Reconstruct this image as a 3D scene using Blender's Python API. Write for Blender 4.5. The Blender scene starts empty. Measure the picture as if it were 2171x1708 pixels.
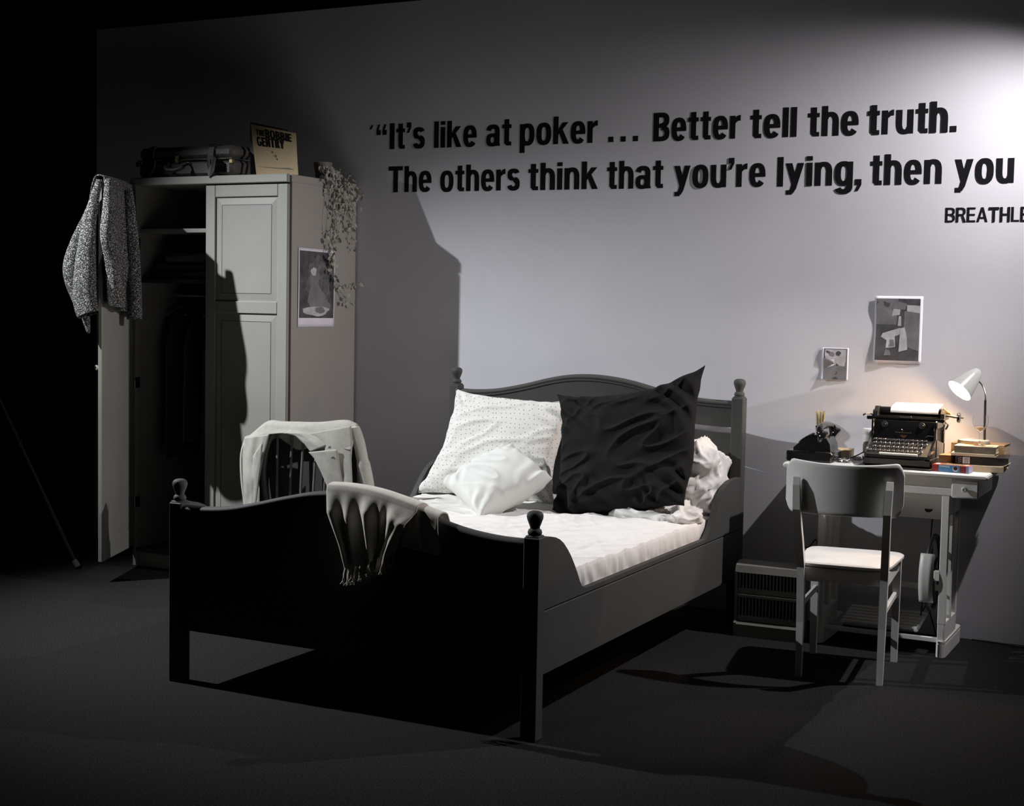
import bpy, bmesh, math, random
from mathutils import Vector, Matrix, noise
random.seed(7)
S = bpy.context.scene
COL = S.collection
PI = math.pi

# ------------------------------------------------------------------ camera
yaw, pitch, roll = math.radians(26.813), math.radians(-3.8244), math.radians(1.0912)
fw = Vector((-math.sin(yaw)*math.cos(pitch), math.cos(yaw)*math.cos(pitch), math.sin(pitch)))
rt = Vector((math.cos(yaw), math.sin(yaw), 0.0)); up = rt.cross(fw)
r2 = rt*math.cos(roll) + up*math.sin(roll); u2 = up*math.cos(roll) - rt*math.sin(roll)
cam = bpy.data.objects.new('camera', bpy.data.cameras.new('camera'))
COL.objects.link(cam)
cam.data.sensor_width = 36.0
cam.data.lens = 36.0*3061.3/2171.0
cam.data.clip_start = 0.05
m = Matrix((( r2.x, u2.x, -fw.x, 0.0), (r2.y, u2.y, -fw.y, -6.6485), (r2.z, u2.z, -fw.z, 1.45), (0, 0, 0, 1)))
cam.matrix_world = m
S.camera = cam

# ------------------------------------------------------------------ world, stage lights, exposure
w = bpy.data.worlds.new('hall_darkness'); S.world = w; w.use_nodes = True
w.node_tree.nodes['Background'].inputs['Color'].default_value = (0.8, 0.85, 1.0, 1)
w.node_tree.nodes['Background'].inputs['Strength'].default_value = 0.0012

def spot(name, loc, target, power, color, size, blend, radius):
    d = bpy.data.lights.new(name, 'SPOT')
    d.energy = power; d.color = color; d.spot_size = math.radians(size); d.spot_blend = blend
    d.shadow_soft_size = radius
    o = bpy.data.objects.new(name, d); COL.objects.link(o)
    o.location = loc
    o.rotation_euler = (Vector(target)-Vector(loc)).to_track_quat('-Z', 'Y').to_euler()
    return o
spot('stage_spot_left', (-6.17, -2.36, 3.27), (-3.15, -1.15, 0.0), 1000, (0.93, 0.965, 1.0), 69.5, 1.0, 0.020)
spot('stage_spot_right', (-0.14, -0.45, 2.90), (-2.78, -0.85, 0.62), 305, (1.0, 0.945, 0.972), 89, 0.8, 0.022)
spot('added_spot_far', (5.0, -1.62, 2.33), (-1.75, 0.0, 1.16), 800, (1.0, 0.96, 0.96), 7.5, 1.0, 0.03)  # guessed spot, added to throw a lamp-shaped shadow on the wall

S.view_settings.view_transform = 'Standard'
S.view_settings.look = 'None'
S.view_settings.gamma = 1.0
S.view_settings.exposure = 0.0
S.view_settings.use_curve_mapping = False

# ------------------------------------------------------------------ helpers
MATS = {}
def mat(name, c1, c2=None, scale=8.0, rough=0.6, bump=0.0, bscale=60.0, metal=0.0, coat=0.0, spec=0.5, lo=0.35, hi=0.65, detail=4.0, sheen=0.0):
    if name in MATS: return MATS[name]
    M = bpy.data.materials.new(name); M.use_nodes = True
    nt = M.node_tree; b = nt.nodes['Principled BSDF']
    b.inputs['Roughness'].default_value = rough
    b.inputs['Metallic'].default_value = metal
    b.inputs['Coat Weight'].default_value = coat
    b.inputs['Specular IOR Level'].default_value = spec
    b.inputs['Sheen Weight'].default_value = sheen
    tc = nt.nodes.new('ShaderNodeTexCoord')
    n = nt.nodes.new('ShaderNodeTexNoise'); n.inputs['Scale'].default_value = scale; n.inputs['Detail'].default_value = detail
    nt.links.new(tc.outputs['Object'], n.inputs['Vector'])
    r = nt.nodes.new('ShaderNodeValToRGB')
    if c2 is None: c2 = tuple(x*0.92 for x in c1)
    r.color_ramp.elements[0].position = lo; r.color_ramp.elements[0].color = (*c1, 1)
    r.color_ramp.elements[1].position = hi; r.color_ramp.elements[1].color = (*c2, 1)
    nt.links.new(n.outputs['Fac'], r.inputs['Fac'])
    nt.links.new(r.outputs['Color'], b.inputs['Base Color'])
    if bump > 0:
        n2 = nt.nodes.new('ShaderNodeTexNoise'); n2.inputs['Scale'].default_value = bscale; n2.inputs['Detail'].default_value = 3
        nt.links.new(tc.outputs['Object'], n2.inputs['Vector'])
        bp = nt.nodes.new('ShaderNodeBump'); bp.inputs['Strength'].default_value = bump; bp.inputs['Distance'].default_value = 0.01
        nt.links.new(n2.outputs['Fac'], bp.inputs['Height']); nt.links.new(bp.outputs['Normal'], b.inputs['Normal'])
    MATS[name] = M
    return M

class MB:
    """collects geometry in world (or local) coordinates, builds ONE mesh object"""
    def __init__(s): s.v = []; s.f = []; s.uv = None
    def add(s, vs, fs):
        o = len(s.v); s.v += [tuple(x) for x in vs]; s.f += [tuple(i+o for i in f) for f in fs]; return s
    def box(s, x0, x1, y0, y1, z0, z1, c=0.0):
        if x0 > x1: x0, x1 = x1, x0
        if y0 > y1: y0, y1 = y1, y0
        if z0 > z1: z0, z1 = z1, z0
        c = min(c, (x1-x0)*.45, (y1-y0)*.45, (z1-z0)*.45)
        if c <= 0:
            vs = [(x, y, z) for x in (x0, x1) for y in (y0, y1) for z in (z0, z1)]
            return s.add(vs, [(0,1,3,2),(4,6,7,5),(0,4,5,1),(2,3,7,6),(0,2,6,4),(1,5,7,3)])
        vs = []; idx = {}
        for i, (x, sx) in enumerate(((x0, 1), (x1, -1))):
            for j, (y, sy) in enumerate(((y0, 1), (y1, -1))):
                for k, (z, sz) in enumerate(((z0, 1), (z1, -1))):
                    idx[i, j, k] = len(vs)
                    vs += [(x, y+sy*c, z+sz*c), (x+sx*c, y, z+sz*c), (x+sx*c, y+sy*c, z)]
        g = lambda i, j, k, a: idx[i, j, k]+a
        fs = []
        for i in (0, 1): fs.append((g(i,0,0,0), g(i,1,0,0), g(i,1,1,0), g(i,0,1,0)))
        for j in (0, 1): fs.append((g(0,j,0,1), g(1,j,0,1), g(1,j,1,1), g(0,j,1,1)))
        for k in (0, 1): fs.append((g(0,0,k,2), g(1,0,k,2), g(1,1,k,2), g(0,1,k,2)))
        for i in (0, 1):
            for j in (0, 1):
                fs.append((g(i,j,0,0), g(i,j,0,1), g(i,j,1,1), g(i,j,1,0)))
                fs.append((g(i,0,j,0), g(i,0,j,2), g(i,1,j,2), g(i,1,j,0)))
                fs.append((g(0,i,j,1), g(0,i,j,2), g(1,i,j,2), g(1,i,j,1)))
        for t in idx.values(): fs.append((t, t+1, t+2))
        return s.add(vs, fs)
    def obox(s, centre, size, R=None, c=0.0):
        """oriented chamfered box: R is a 3x3 Matrix"""
        t = MB().box(-size[0]/2, size[0]/2, -size[1]/2, size[1]/2, -size[2]/2, size[2]/2, c)
        C = Vector(centre)
        vs = [C + ((R @ Vector(v)) if R else Vector(v)) for v in t.v]
        return s.add(vs, t.f)
    def prism(s, poly, axis, a, b):
        """polygon (2D) extruded along axis 0/1/2 from a to b"""
        def P(p, h):
            if axis == 0: return (h, p[0], p[1])
            if axis == 1: return (p[0], h, p[1])
            return (p[0], p[1], h)
        n = len(poly)
        vs = [P(p, a) for p in poly]+[P(p, b) for p in poly]
        fs = [tuple(range(n))[::-1], tuple(range(n, 2*n))]
        fs += [(i, (i+1) % n, n+(i+1) % n, n+i) for i in range(n)]
        return s.add(vs, fs)
    def band(s, top, bot, axis, a, b):
        """strip between two polylines (same length) extruded; concave-safe"""
        def P(p, h):
            if axis == 0: return (h, p[0], p[1])
            if axis == 1: return (p[0], h, p[1])
            return (p[0], p[1], h)
        n = len(top)
        vs = [P(p, a) for p in top]+[P(p, a) for p in bot]+[P(p, b) for p in top]+[P(p, b) for p in bot]
        fs = []
        for i in range(n-1):
            fs += [(i, i+1, n+i+1, n+i), (2*n+i, 3*n+i, 3*n+i+1, 2*n+i+1), (i, 2*n+i, 2*n+i+1, i+1), (n+i, n+i+1, 3*n+i+1, 3*n+i)]
        fs += [(0, n, 3*n, 2*n), (n-1, 3*n-1, 4*n-1, 2*n-1)]
        return s.add(vs, fs)
    def tube(s, pts, r, n=8, cap=True, flat=1.0):
        pts = [Vector(p) for p in pts]; N = len(pts)
        rr = r if isinstance(r, (list, tuple)) else [r]*N
        vs = []; ref = None
        for i, p in enumerate(pts):
            t = (pts[min(i+1, N-1)]-pts[max(i-1, 0)]).normalized()
            if ref is None:
                ref = Vector((0, 0, 1)) if abs(t.z) < .9 else Vector((1, 0, 0))
            a = (ref - t*ref.dot(t)).normalized(); b = t.cross(a); ref = a
            for k in range(n):
                q = 2*PI*k/n
                vs.append(p + a*(rr[i]*math.cos(q)) + b*(rr[i]*math.sin(q)*flat))
        fs = [(i*n+k, i*n+(k+1) % n, (i+1)*n+(k+1) % n, (i+1)*n+k) for i in range(N-1) for k in range(n)]
        if cap: fs += [tuple(range(n))[::-1], tuple((N-1)*n+k for k in range(n))]
        return s.add(vs, fs)
    def lathe(s, prof, n=20, loc=(0, 0, 0), R=None):
        """prof = [(r, z)...] turned about local z"""
        L = Vector(loc); vs = []; N = len(prof)
        for r, z in prof:
            for k in range(n):
                q = Vector((r*math.cos(2*PI*k/n), r*math.sin(2*PI*k/n), z))
                vs.append(L + ((R @ q) if R else q))
        fs = [(i*n+k, i*n+(k+1) % n, (i+1)*n+(k+1) % n, (i+1)*n+k) for i in range(N-1) for k in range(n)]
        if prof[0][0] > 1e-6: fs.append(tuple(range(n))[::-1])
        if prof[-1][0] > 1e-6: fs.append(tuple((N-1)*n+k for k in range(n)))
        return s.add(vs, fs)
    def grid(s, fn, nu, nv, closed_u=False):
        vs = []; o = len(s.v)
        for j in range(nv+1):
            for i in range(nu+(0 if closed_u else 1)):
                vs.append(fn(i/nu, j/nv))
        W = nu if closed_u else nu+1
        fs = [(j*W+i, j*W+(i+1) % W, (j+1)*W+(i+1) % W, (j+1)*W+i) for j in range(nv) for i in range(nu)]
        return s.add(vs, fs)
    def mesh(s, name, off=None):
        me = bpy.data.meshes.new(name)
        vs = [(v[0]-off[0], v[1]-off[1], v[2]-off[2]) for v in s.v] if off else s.v
        me.from_pydata([tuple(v) for v in vs], [], s.f)
        bm = bmesh.new(); bm.from_mesh(me)
        bmesh.ops.remove_doubles(bm, verts=bm.verts, dist=1e-6)
        bmesh.ops.recalc_face_normals(bm, faces=bm.faces)
        bm.to_mesh(me); bm.free()
        return me
    def build(s, name, material, parent=None, smooth=False, local=False, solid=0.0, angle=40, origin=None):
        off = None if (parent is None or local) else tuple(root_loc(parent))
        if origin is not None: off = origin
        me = s.mesh(name, off)
        me.materials.append(material)
        o = bpy.data.objects.new(name, me); COL.objects.link(o)
        if parent is not None: o.parent = parent
        if origin is not None: o.location = origin
        if smooth:
            for p in me.polygons: p.use_smooth = True
            if angle < 180:
                try: me.set_sharp_from_angle(angle=math.radians(angle))
                except Exception: pass
        if solid:
            md = o.modifiers.new('thickness', 'SOLIDIFY'); md.thickness = solid; md.offset = 0
        return o
def root_loc(o):
    L = Vector((0, 0, 0))
    while o is not None:
        L += o.location; o = o.parent
    return L
def tag(o, label, cat, group=None):
    o['label'] = label; o['category'] = cat
    if group: o['group'] = group
    return o
def thing(name, loc, label, cat, group=None, rz=0.0):
    o = bpy.data.objects.new(name, None); COL.objects.link(o)
    o.location = loc; o.rotation_euler = (0, 0, rz); o.empty_display_size = 0.1
    return tag(o, label, cat, group)
def struct(o): o['kind'] = 'structure'; return o
def lerp(a, b, t): return a+(b-a)*t
def interp(pts, x):
    if x <= pts[0][0]: return pts[0][1]
    for (a, b), (c, d) in zip(pts, pts[1:]):
        if x <= c:
            t = (x-a)/(c-a); return b+(d-b)*t
    return pts[-1][1]
def sinterp(pts, x):
    """smooth (Catmull-Rom) interpolation of a function given by points"""
    n = len(pts)
    if x <= pts[0][0]: return pts[0][1]
    if x >= pts[-1][0]: return pts[-1][1]
    for i in range(n-1):
        if x <= pts[i+1][0]:
            x0, y0 = pts[i]; x1, y1 = pts[i+1]
            m0 = (pts[i+1][1]-pts[max(i-1,0)][1])/(pts[i+1][0]-pts[max(i-1,0)][0])
            j = min(i+2, n-1); m1 = (pts[j][1]-pts[i][1])/(pts[j][0]-pts[i][0])
            h = x1-x0; t = (x-x0)/h
            return (2*t**3-3*t*t+1)*y0+(t**3-2*t*t+t)*h*m0+(-2*t**3+3*t*t)*y1+(t**3-t*t)*h*m1
def smooth_path(pts, k=6):
    pts = [Vector(p) for p in pts]; out = []; n = len(pts)
    for i in range(n-1):
        p0, p1, p2, p3 = pts[max(i-1,0)], pts[i], pts[i+1], pts[min(i+2,n-1)]
        for j in range(k):
            t = j/k
            out.append(0.5*((2*p1)+(-p0+p2)*t+(2*p0-5*p1+4*p2-p3)*t*t+(-p0+3*p1-3*p2+p3)*t**3))
    out.append(pts[-1]); return out
def nz(x, y, z=0.0): return noise.noise(Vector((x, y, z)))
def ridge(x, y, z=0.0): return 1.0-abs(noise.noise(Vector((x, y, z))))*2.0
def rotz(a): return Matrix.Rotation(a, 3, 'Z')
def rotx(a): return Matrix.Rotation(a, 3, 'X')
def roty(a): return Matrix.Rotation(a, 3, 'Y')

# ------------------------------------------------------------------ materials
WALL = mat('wall_paint', (0.64,0.635,0.675), (0.59,0.585,0.622), scale=1.2, rough=0.75, bump=0.03, bscale=90)
FLOOR = mat('dark_carpet', (0.010,0.010,0.010), (0.052,0.0515,0.050), scale=170, rough=0.95, spec=0.12, bump=0.6, bscale=420, lo=0.42, hi=0.85, detail=6)
BLACK = mat('black_drape', (0.03,0.03,0.028), (0.045,0.045,0.042), scale=3, rough=0.95)
CEIL = mat('black_ceiling', (0.006,0.006,0.006), rough=0.95)
VINYL = mat('black_vinyl', (0.008,0.008,0.009), rough=0.9, spec=0.1)
BEDP = mat('charcoal_bed_paint', (0.066,0.066,0.062), (0.060,0.060,0.056), scale=5, rough=0.68, spec=0.22)
WARD = mat('grey_wardrobe_paint', (0.295,0.29,0.262), (0.27,0.265,0.24), scale=3, rough=0.5)
WSIDE = mat('taupe_wardrobe_side', (0.305,0.285,0.258), (0.285,0.268,0.243), scale=2, rough=0.55)
WIN_SHADE = mat('shaded_wardrobe_inside', (0.035,0.032,0.03), rough=0.7)  # shade of the interior put into the colour, far darker than the doors
WHITE = mat('white_furniture_paint', (0.70,0.69,0.655), (0.64,0.63,0.60), scale=6, rough=0.45)
SHEET = mat('white_cotton', (0.80,0.78,0.745), (0.76,0.74,0.71), scale=12, rough=0.85, bump=0.10, bscale=300)
CUSH = mat('cream_cotton', (0.72,0.72,0.68), (0.68,0.68,0.64), scale=10, rough=0.85, bump=0.08, bscale=400)
DARKC = mat('charcoal_cotton', (0.0125,0.0125,0.013), (0.010,0.010,0.0105), scale=10, rough=0.9, spec=0.15, bump=0.08, bscale=400)
BLANK = mat('ivory_wool', (0.66,0.61,0.53), (0.58,0.53,0.46), scale=30, rough=0.95, bump=0.12, bscale=420, sheen=0.4)
JACK = mat('stone_linen', (0.38,0.365,0.325), (0.34,0.325,0.29), scale=40, rough=0.9, bump=0.15, bscale=500)
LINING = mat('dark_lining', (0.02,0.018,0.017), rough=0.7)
DWOOD = mat('dark_chair_wood', (0.16,0.15,0.14), (0.11,0.10,0.095), scale=12, rough=0.5)
TWEED = mat('grey_tweed_knit', (0.015,0.015,0.015), (0.52,0.515,0.49), scale=190, rough=0.95, bump=0.9, bscale=230, lo=0.49, hi=0.66, detail=3)
GLOSSB = mat('black_enamel', (0.010,0.010,0.010), rough=0.16, coat=0.3)
BAKE = mat('black_bakelite', (0.012,0.011,0.011), rough=0.12, coat=0.4)
CHROME = mat('chrome', (0.75,0.73,0.70), rough=0.18, metal=1.0)
BRASS = mat('aged_brass', (0.55,0.45,0.25), rough=0.35, metal=1.0)
PAPER = mat('white_paper', (0.80,0.80,0.79), rough=0.8)
SUITC = mat('dark_leather', (0.10,0.095,0.085), (0.075,0.07,0.063), scale=14, rough=0.5, bump=0.15, bscale=120)
STRAP = mat('black_strap', (0.012,0.011,0.011), rough=0.6)
# ================================================================== SETTING
struct(MB().box(-11, 5, -10, 1.2, -0.1, 0.0).build('floor', FLOOR))
struct(MB().box(-11, 5, -10, 1.2, 4.6, 4.7).build('ceiling', CEIL))
struct(MB().box(-6.177, 4.5, 0.0, 0.12, 0.0, 3.045).build('wall_back', WALL))
# black pleated drape that closes the hall behind and beside the set wall
def drape(u, v):
    x = lerp(-10.5, 4.8, u)
    return (x, 0.42+0.05*math.sin(x*21.0)+0.02*math.sin(x*47+1.0), lerp(0.0, 4.6, v))
struct(MB().grid(drape, 520, 2).build('wall_hall', BLACK, smooth=True, angle=180))
def drape2(u, v):
    y = lerp(-9.5, 0.42, u)
    return (-9.2+0.05*math.sin(y*21.0), y, lerp(0.0, 4.6, v))
struct(MB().grid(drape2, 300, 2).build('wall_left', BLACK, smooth=True, angle=180))

# ------------------------------------------------------------------ lettering on the wall
def arc(cx, cy, rx, ry, a0, a1, sx, sy, e=2.5):
    """band of a superellipse; returns list of quads"""
    n = max(4, int(abs(a1-a0)/11)); out = []
    def pt(a, RX, RY):
        c, s_ = math.cos(math.radians(a)), math.sin(math.radians(a))
        return (cx+RX*math.copysign(abs(c)**(2/e), c), cy+RY*math.copysign(abs(s_)**(2/e), s_))
    for i in range(n):
        p, q = lerp(a0, a1, i/n), lerp(a0, a1, (i+1)/n)
        out.append([pt(p, rx, ry), pt(q, rx, ry), pt(q, rx-sx, ry-sy), pt(p, rx-sx, ry-sy)])
    return out
def rc(x0, y0, x1, y1): return [[(x0, y0), (x1, y0), (x1, y1), (x0, y1)]]
def glyph(ch, s=0.205):
    t = s*0.78; X = 0.78
    if ch == 'I': return 0.22/0.205*s, rc(0, 0, 0.22/0.205*s, 1)
    if ch == 'l': return s, rc(0, 0, s, 1)
    if ch == 'i': return s, rc(0, 0, s, X)+rc(0, 0.86, s, 1)
    if ch == '.': return s, rc(0, 0, s, 0.19)
    if ch == ',': return s, rc(0, 0, s, 0.19)+[[(0.09, 0), (s, 0), (0.10, -0.2), (0, -0.2)]]
    if ch == "'": return s, rc(0, 0.81, s, 1)+[[(0.09, 0.81), (s, 0.81), (0.10, 0.60), (0, 0.60)]]
    if ch == '"': return 0.46, rc(0, 0.56, 0.19, 0.75)+[[(0, 0.75), (0.09, 0.75), (0.17, 0.96), (0.08, 0.96)]]+rc(0.27, 0.56, 0.46, 0.75)+[[(0.27, 0.75), (0.36, 0.75), (0.44, 0.96), (0.35, 0.96)]]
    if ch == '`': return 0.19, [[(0, 0.79), (0.09, 0.79), (0.19, 0.95), (0.10, 0.95)]]
    if ch == 'o': return 0.60, arc(.30, .39, .30, .41, 0, 360, s, t)
    if ch == 'e': return 0.58, arc(.29, .39, .29, .41, 0, 322, s, t)+rc(0.1, 0.33, 0.58, 0.46)
    if ch == 'n': return 0.58, rc(0, 0, s, X)+arc(.29, .42, .29, .38, 0, 150, s, t)+rc(.58-s, 0, .58, .43)
    if ch == 'h': return 0.58, rc(0, 0, s, 1)+arc(.29, .42, .29, .38, 0, 150, s, t)+rc(.58-s, 0, .58, .43)
    if ch == 'u': return 0.58, rc(.58-s, 0, .58, X)+arc(.29, .36, .29, .38, 180, 330, s, t)+rc(0, .35, s, X)
    if ch == 'p': return 0.60, rc(0, -.28, s, X)+arc(.30, .39, .30, .41, 0, 360, s, t)
    if ch == 'g': return 0.60, arc(.30, .39, .30, .41, 0, 360, s, t)+rc(.60-s, -.03, .60, X)+arc(.30, -.02, .30, .27, 200, 360, s, t)
    if ch == 'a': return 0.60, rc(.58-s, .06, .58, .55)+rc(.42, 0, .60, .08)+arc(.29, .52, .29, .28, 0, 168, s, t)+arc(.27, .225, .27, .245, 0, 360, s*.95, t*.85)
    if ch == 's': return 0.54, arc(.27, .575, .26, .225, 18, 262, s*.95, t)+arc(.27, .235, .27, .255, 82, -166, s*.95, t)+[[(.10, .50), (.20, .55), (.44, .30), (.34, .24)]]
    if ch == 't': return 0.40, rc(.10, .08, .10+s, .97)+rc(0, .64, .40, X)+rc(.18, 0, .40, .145)+[[(.10, .10), (.20, .16), (.26, .10), (.19, 0)]]
    if ch == 'r': return 0.40, rc(0, 0, s, X)+[[(s-.02, .50), (s-.02, .66), (.26, .76), (.30, .60)], [(.25, .755), (.33, .795), (.40, .80), (.40, .61), (.30, .60)]]
    if ch == 'k': return 0.62, rc(0, 0, s, 1)+[[(s-.03, .30), (s-.03, .50), (.37, .78), (.60, .78)], [(.22, .44), (.36, .56), (.63, 0), (.40, 0)]]
    if ch == 'y': return 0.62, [[(0, X), (.22, X), (.41, .10), (.24, -.02)], [(.40, X), (.62, X), (.37, -.08), (.17, -.08)], [(.17, -.08), (.37, -.08), (.27, -.24), (.14, -.14)]]+rc(.03, -.28, .23, -.13)
    if ch == 'T': return 0.66, rc(0, .84, .66, 1)+rc(.33-s*.53, 0, .33+s*.53, 1)
    if ch == 'B': return 0.65, rc(0, 0, s*1.07, 1)+arc(.32, .735, .31, .265, -90, 90, s, t)+arc(.32, .275, .33, .275, -90, 90, s, t)+rc(.1, 0, .33, t)+rc(.1, .47, .33, .47+t*.9)+rc(.1, 1-t, .33, 1)
    if ch == 'R': return 0.64, rc(0, 0, s*1.07, 1)+arc(.32, .72, .30, .28, -90, 90, s, t)+rc(.1, .44, .33, .44+t)+rc(.1, 1-t, .33, 1)+[[(.36-s*.1, .46), (.36+s*.8, .46), (.66, 0), (.66-s*1.15, 0)]]
    if ch == 'E': return 0.56, rc(0, 0, s*1.07, 1)+rc(0, 0, .56, t)+rc(0, .5-t/2, .52, .5+t/2)+rc(0, 1-t, .55, 1)
    if ch == 'A': return 0.72, [[(0, 0), (s*1.05, 0), (.36+s*.45, 1), (.36-s*.55, 1)], [(.72-s*1.05, 0), (.72, 0), (.36+s*.55, 1), (.36-s*.45, 1)]]+rc(.16, .22, .56, .22+t)
    if ch == 'H': return 0.64, rc(0, 0, s*1.07, 1)+rc(.64-s*1.07, 0, .64, 1)+rc(0, .5-t/2, .64, .5+t/2)
    if ch == 'L': return 0.52, rc(0, 0, s*1.07, 1)+rc(0, 0, .52, t)
    if ch == 'O': return 0.72, arc(.36, .5, .36, .52, 0, 360, s, t)
    if ch == 'G': return 0.70, arc(.36, .5, .36, .52, 40, 345, s, t)+rc(.40, .36, .70, .50)+rc(.70-s*.8, .1, .70, .50)
    if ch == 'N': return 0.66, rc(0, 0, s, 1)+rc(.66-s, 0, .66, 1)+[[(0, 1), (s, 1), (.66, 0), (.66-s, 0)]]
    if ch == 'Y': return 0.68, rc(.34-s/2, 0, .34+s/2, .5)+[[(0, 1), (s, 1), (.34+s/2, .42), (.34-s/2, .42)], [(.68-s, 1), (.68, 1), (.34+s/2, .42), (.34-s/2, .42)]]
    return 0.3, []
def layout(text, s=0.205, gap=0.08):
    x = 0; out = []
    for ch in text:
        wd, q = glyph(ch, s); out.append((x, q)); x += wd+gap
    return out, x-gap
LET_Z = {}
def wall_word(root, text, x0, x1, base, cap, s=0.205, gap=0.08):
    lay, W = layout(text, s, gap); k = (x1-x0)/W
    for dx, quads in lay:
        M_ = MB(); th = 0.0010+(0.0022*random.random()**2 if x0 > -2.7 else 0.0)
        for qi, q in enumerate(quads):
            M_.prism([(x0+(dx+p[0])*k, base+p[1]*cap) for p in q], 1, -th-qi*1.5e-5, -0.0002)
        M_.build('letter', VINYL, root)
L1 = thing('wall_lettering', (-2.6, 0, 2.265), 'upper line of bold black lettering on the wall, opening with a quotation mark', 'lettering', 'quotation lettering')
for t_, a, b in (('`', -4.251, -4.225), ('"', -4.206, -4.141), ("It's", -4.122, -3.905), ('like', -3.849, -3.594), ('at', -3.538, -3.393), ('poker', -3.344, -2.912),
                 ('Better', -2.616, -2.175), ('tell', -2.127, -1.903), ('the', -1.851, -1.615), ('truth.', -1.573, -1.180)):
    mid = (a+b)/2
    wall_word(L1, t_, a, b, lerp(2.276, 2.258, (mid+4.1)/2.9), 0.137)
for k_ in range(3):
    x_ = lerp(-2.853, -2.722, k_/2); wall_word(L1, '.', x_, x_+0.027, 2.270, 0.137)
L2 = thing('wall_lettering', (-2.5, 0, 2.04), 'lower line of bold black lettering on the wall, reaching the ivy shadow', 'lettering', 'quotation lettering')
for t_, a, b in (('The', -4.126, -3.861), ('others', -3.808, -3.340), ('think', -3.292, -2.906), ('that', -2.856, -2.559), ("you're", -2.503, -2.046), ('lying,', -1.989, -1.593), ('then', -1.554, -1.236), ('you', -1.181, -0.929)):
    mid = (a+b)/2
    wall_word(L2, t_, a, b, lerp(2.047, 2.030, (mid+4.1)/3.1), 0.137)
L3 = thing('wall_lettering', (-1.0, 0, 1.86), 'small black capitals on the wall below the quotation, at right edge', 'lettering')
wall_word(L3, 'BREATHLE', -1.214, -0.858, 1.861, 0.064, s=0.15, gap=0.07)

# ================================================================== BED
bed = thing('bed', (-2.82, -1.28, 0), 'charcoal painted wooden bed with ball finials and arched head and foot boards', 'bed')
FIN = [(0.020,0.0),(0.0235,0.005),(0.0245,0.011),(0.022,0.019),(0.0165,0.023),(0.017,0.029),(0.022,0.042),(0.0268,0.055),(0.0285,0.064),(0.0265,0.073),(0.021,0.079),(0.012,0.0825),(0.0,0.083)]
def post(x0, x1, y0, y1, top):
    p = MB().box(x0, x1, y0, y1, 0, top, 0.004)
    cx, cy = (x0+x1)/2, (y0+y1)/2
    p2 = p.build('post', BEDP, bed)
    # soft stepped cap and turned finial
    f = MB().box(x0+.004, x1-.004, y0+.004, y1-.004, top-.002, top+.006, 0.005).lathe([(a, z+top+.005) for a, z in FIN], 24, (cx, cy, 0))
    f.build('finial', BEDP, p2, smooth=True)
post(-3.600, -3.543, -2.388, -2.330, 0.687); post(-2.102, -2.045, -2.388, -2.330, 0.687)
post(-3.600, -3.543, -0.240, -0.182, 1.048); post(-2.102, -2.045, -0.240, -0.182, 1.048)
FB = [(-3.56,0.676),(-3.44,0.677),(-3.32,0.690),(-3.20,0.716),(-3.07,0.748),(-2.95,0.772),(-2.82,0.781),(-2.69,0.772),(-2.57,0.748),(-2.44,0.716),(-2.32,0.690),(-2.20,0.677),(-2.08,0.676)]
HB = [(-3.56,1.028),(-3.46,1.027),(-3.33,1.038),(-3.18,1.068),(-3.04,1.103),(-2.93,1.122),(-2.82,1.127),(-2.71,1.120),(-2.60,1.103),(-2.46,1.070),(-2.31,1.042),(-2.20,1.033),(-2.08,1.031)]
def cap_loft(c, yc):
    pr = [(.023,-.018),(.025,-.011),(.022,-.003),(.014,.001),(-.010,.001),(-.018,-.002),(-.023,-.007),(-.025,-.013),(-.023,-.018)]
    M_ = MB().grid(lambda u, v: (lerp(-3.543, -2.102, v), yc+pr[int(round(u*8))][0], sinterp(c, lerp(-3.543, -2.102, v))+pr[int(round(u*8))][1]), 8, 50)
    return M_
def curve_band(c, dz0, dz1, x0, x1, n=44):
    xs = [lerp(x0, x1, i/n) for i in range(n+1)]
    return [(x, sinterp(c, x)+dz0) for x in xs], [(x, sinterp(c, x)+dz1) for x in xs]
xs = [lerp(-3.543, -2.102, i/44) for i in range(45)]
fb = MB().band([(x, sinterp(FB, x)-0.012) for x in xs], [(x, 0.201) for x in xs], 1, -2.372, -2.346).build('footboard', BEDP, bed, smooth=True)
t_, b_ = curve_band(FB, 0.0, -0.018, -3.543, -2.102); t2, b2 = curve_band(FB, -0.020, -0.030, -3.543, -2.102)
cap_loft(FB, -2.359).build('cap_moulding', BEDP, fb, smooth=True, angle=50)
MB().band(t2, b2, 1, -2.377, -2.341).build('bead_moulding', BEDP, fb, smooth=True)
hb = MB().band([(x, sinterp(HB, x)-0.012) for x in xs], [(x, sinterp(HB, x)-0.122) for x in xs], 1, -0.229, -0.193).build('headboard', BEDP, bed, smooth=True)
t_, b_ = curve_band(HB, 0.0, -0.018, -3.543, -2.102); t2, b2 = curve_band(HB, -0.020, -0.030, -3.543, -2.102)
cap_loft(HB, -0.211).build('cap_moulding', BEDP, hb, smooth=True, angle=50)
MB().band(t2, b2, 1, -0.2335, -0.1885).build('bead_moulding', BEDP, hb, smooth=True)
MB().band([(x, sinterp(HB, x)-0.150) for x in xs], [(x, 0.25) for x in xs], 1, -0.229, -0.193).build('headboard_panel', BEDP, bed, smooth=True)
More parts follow.
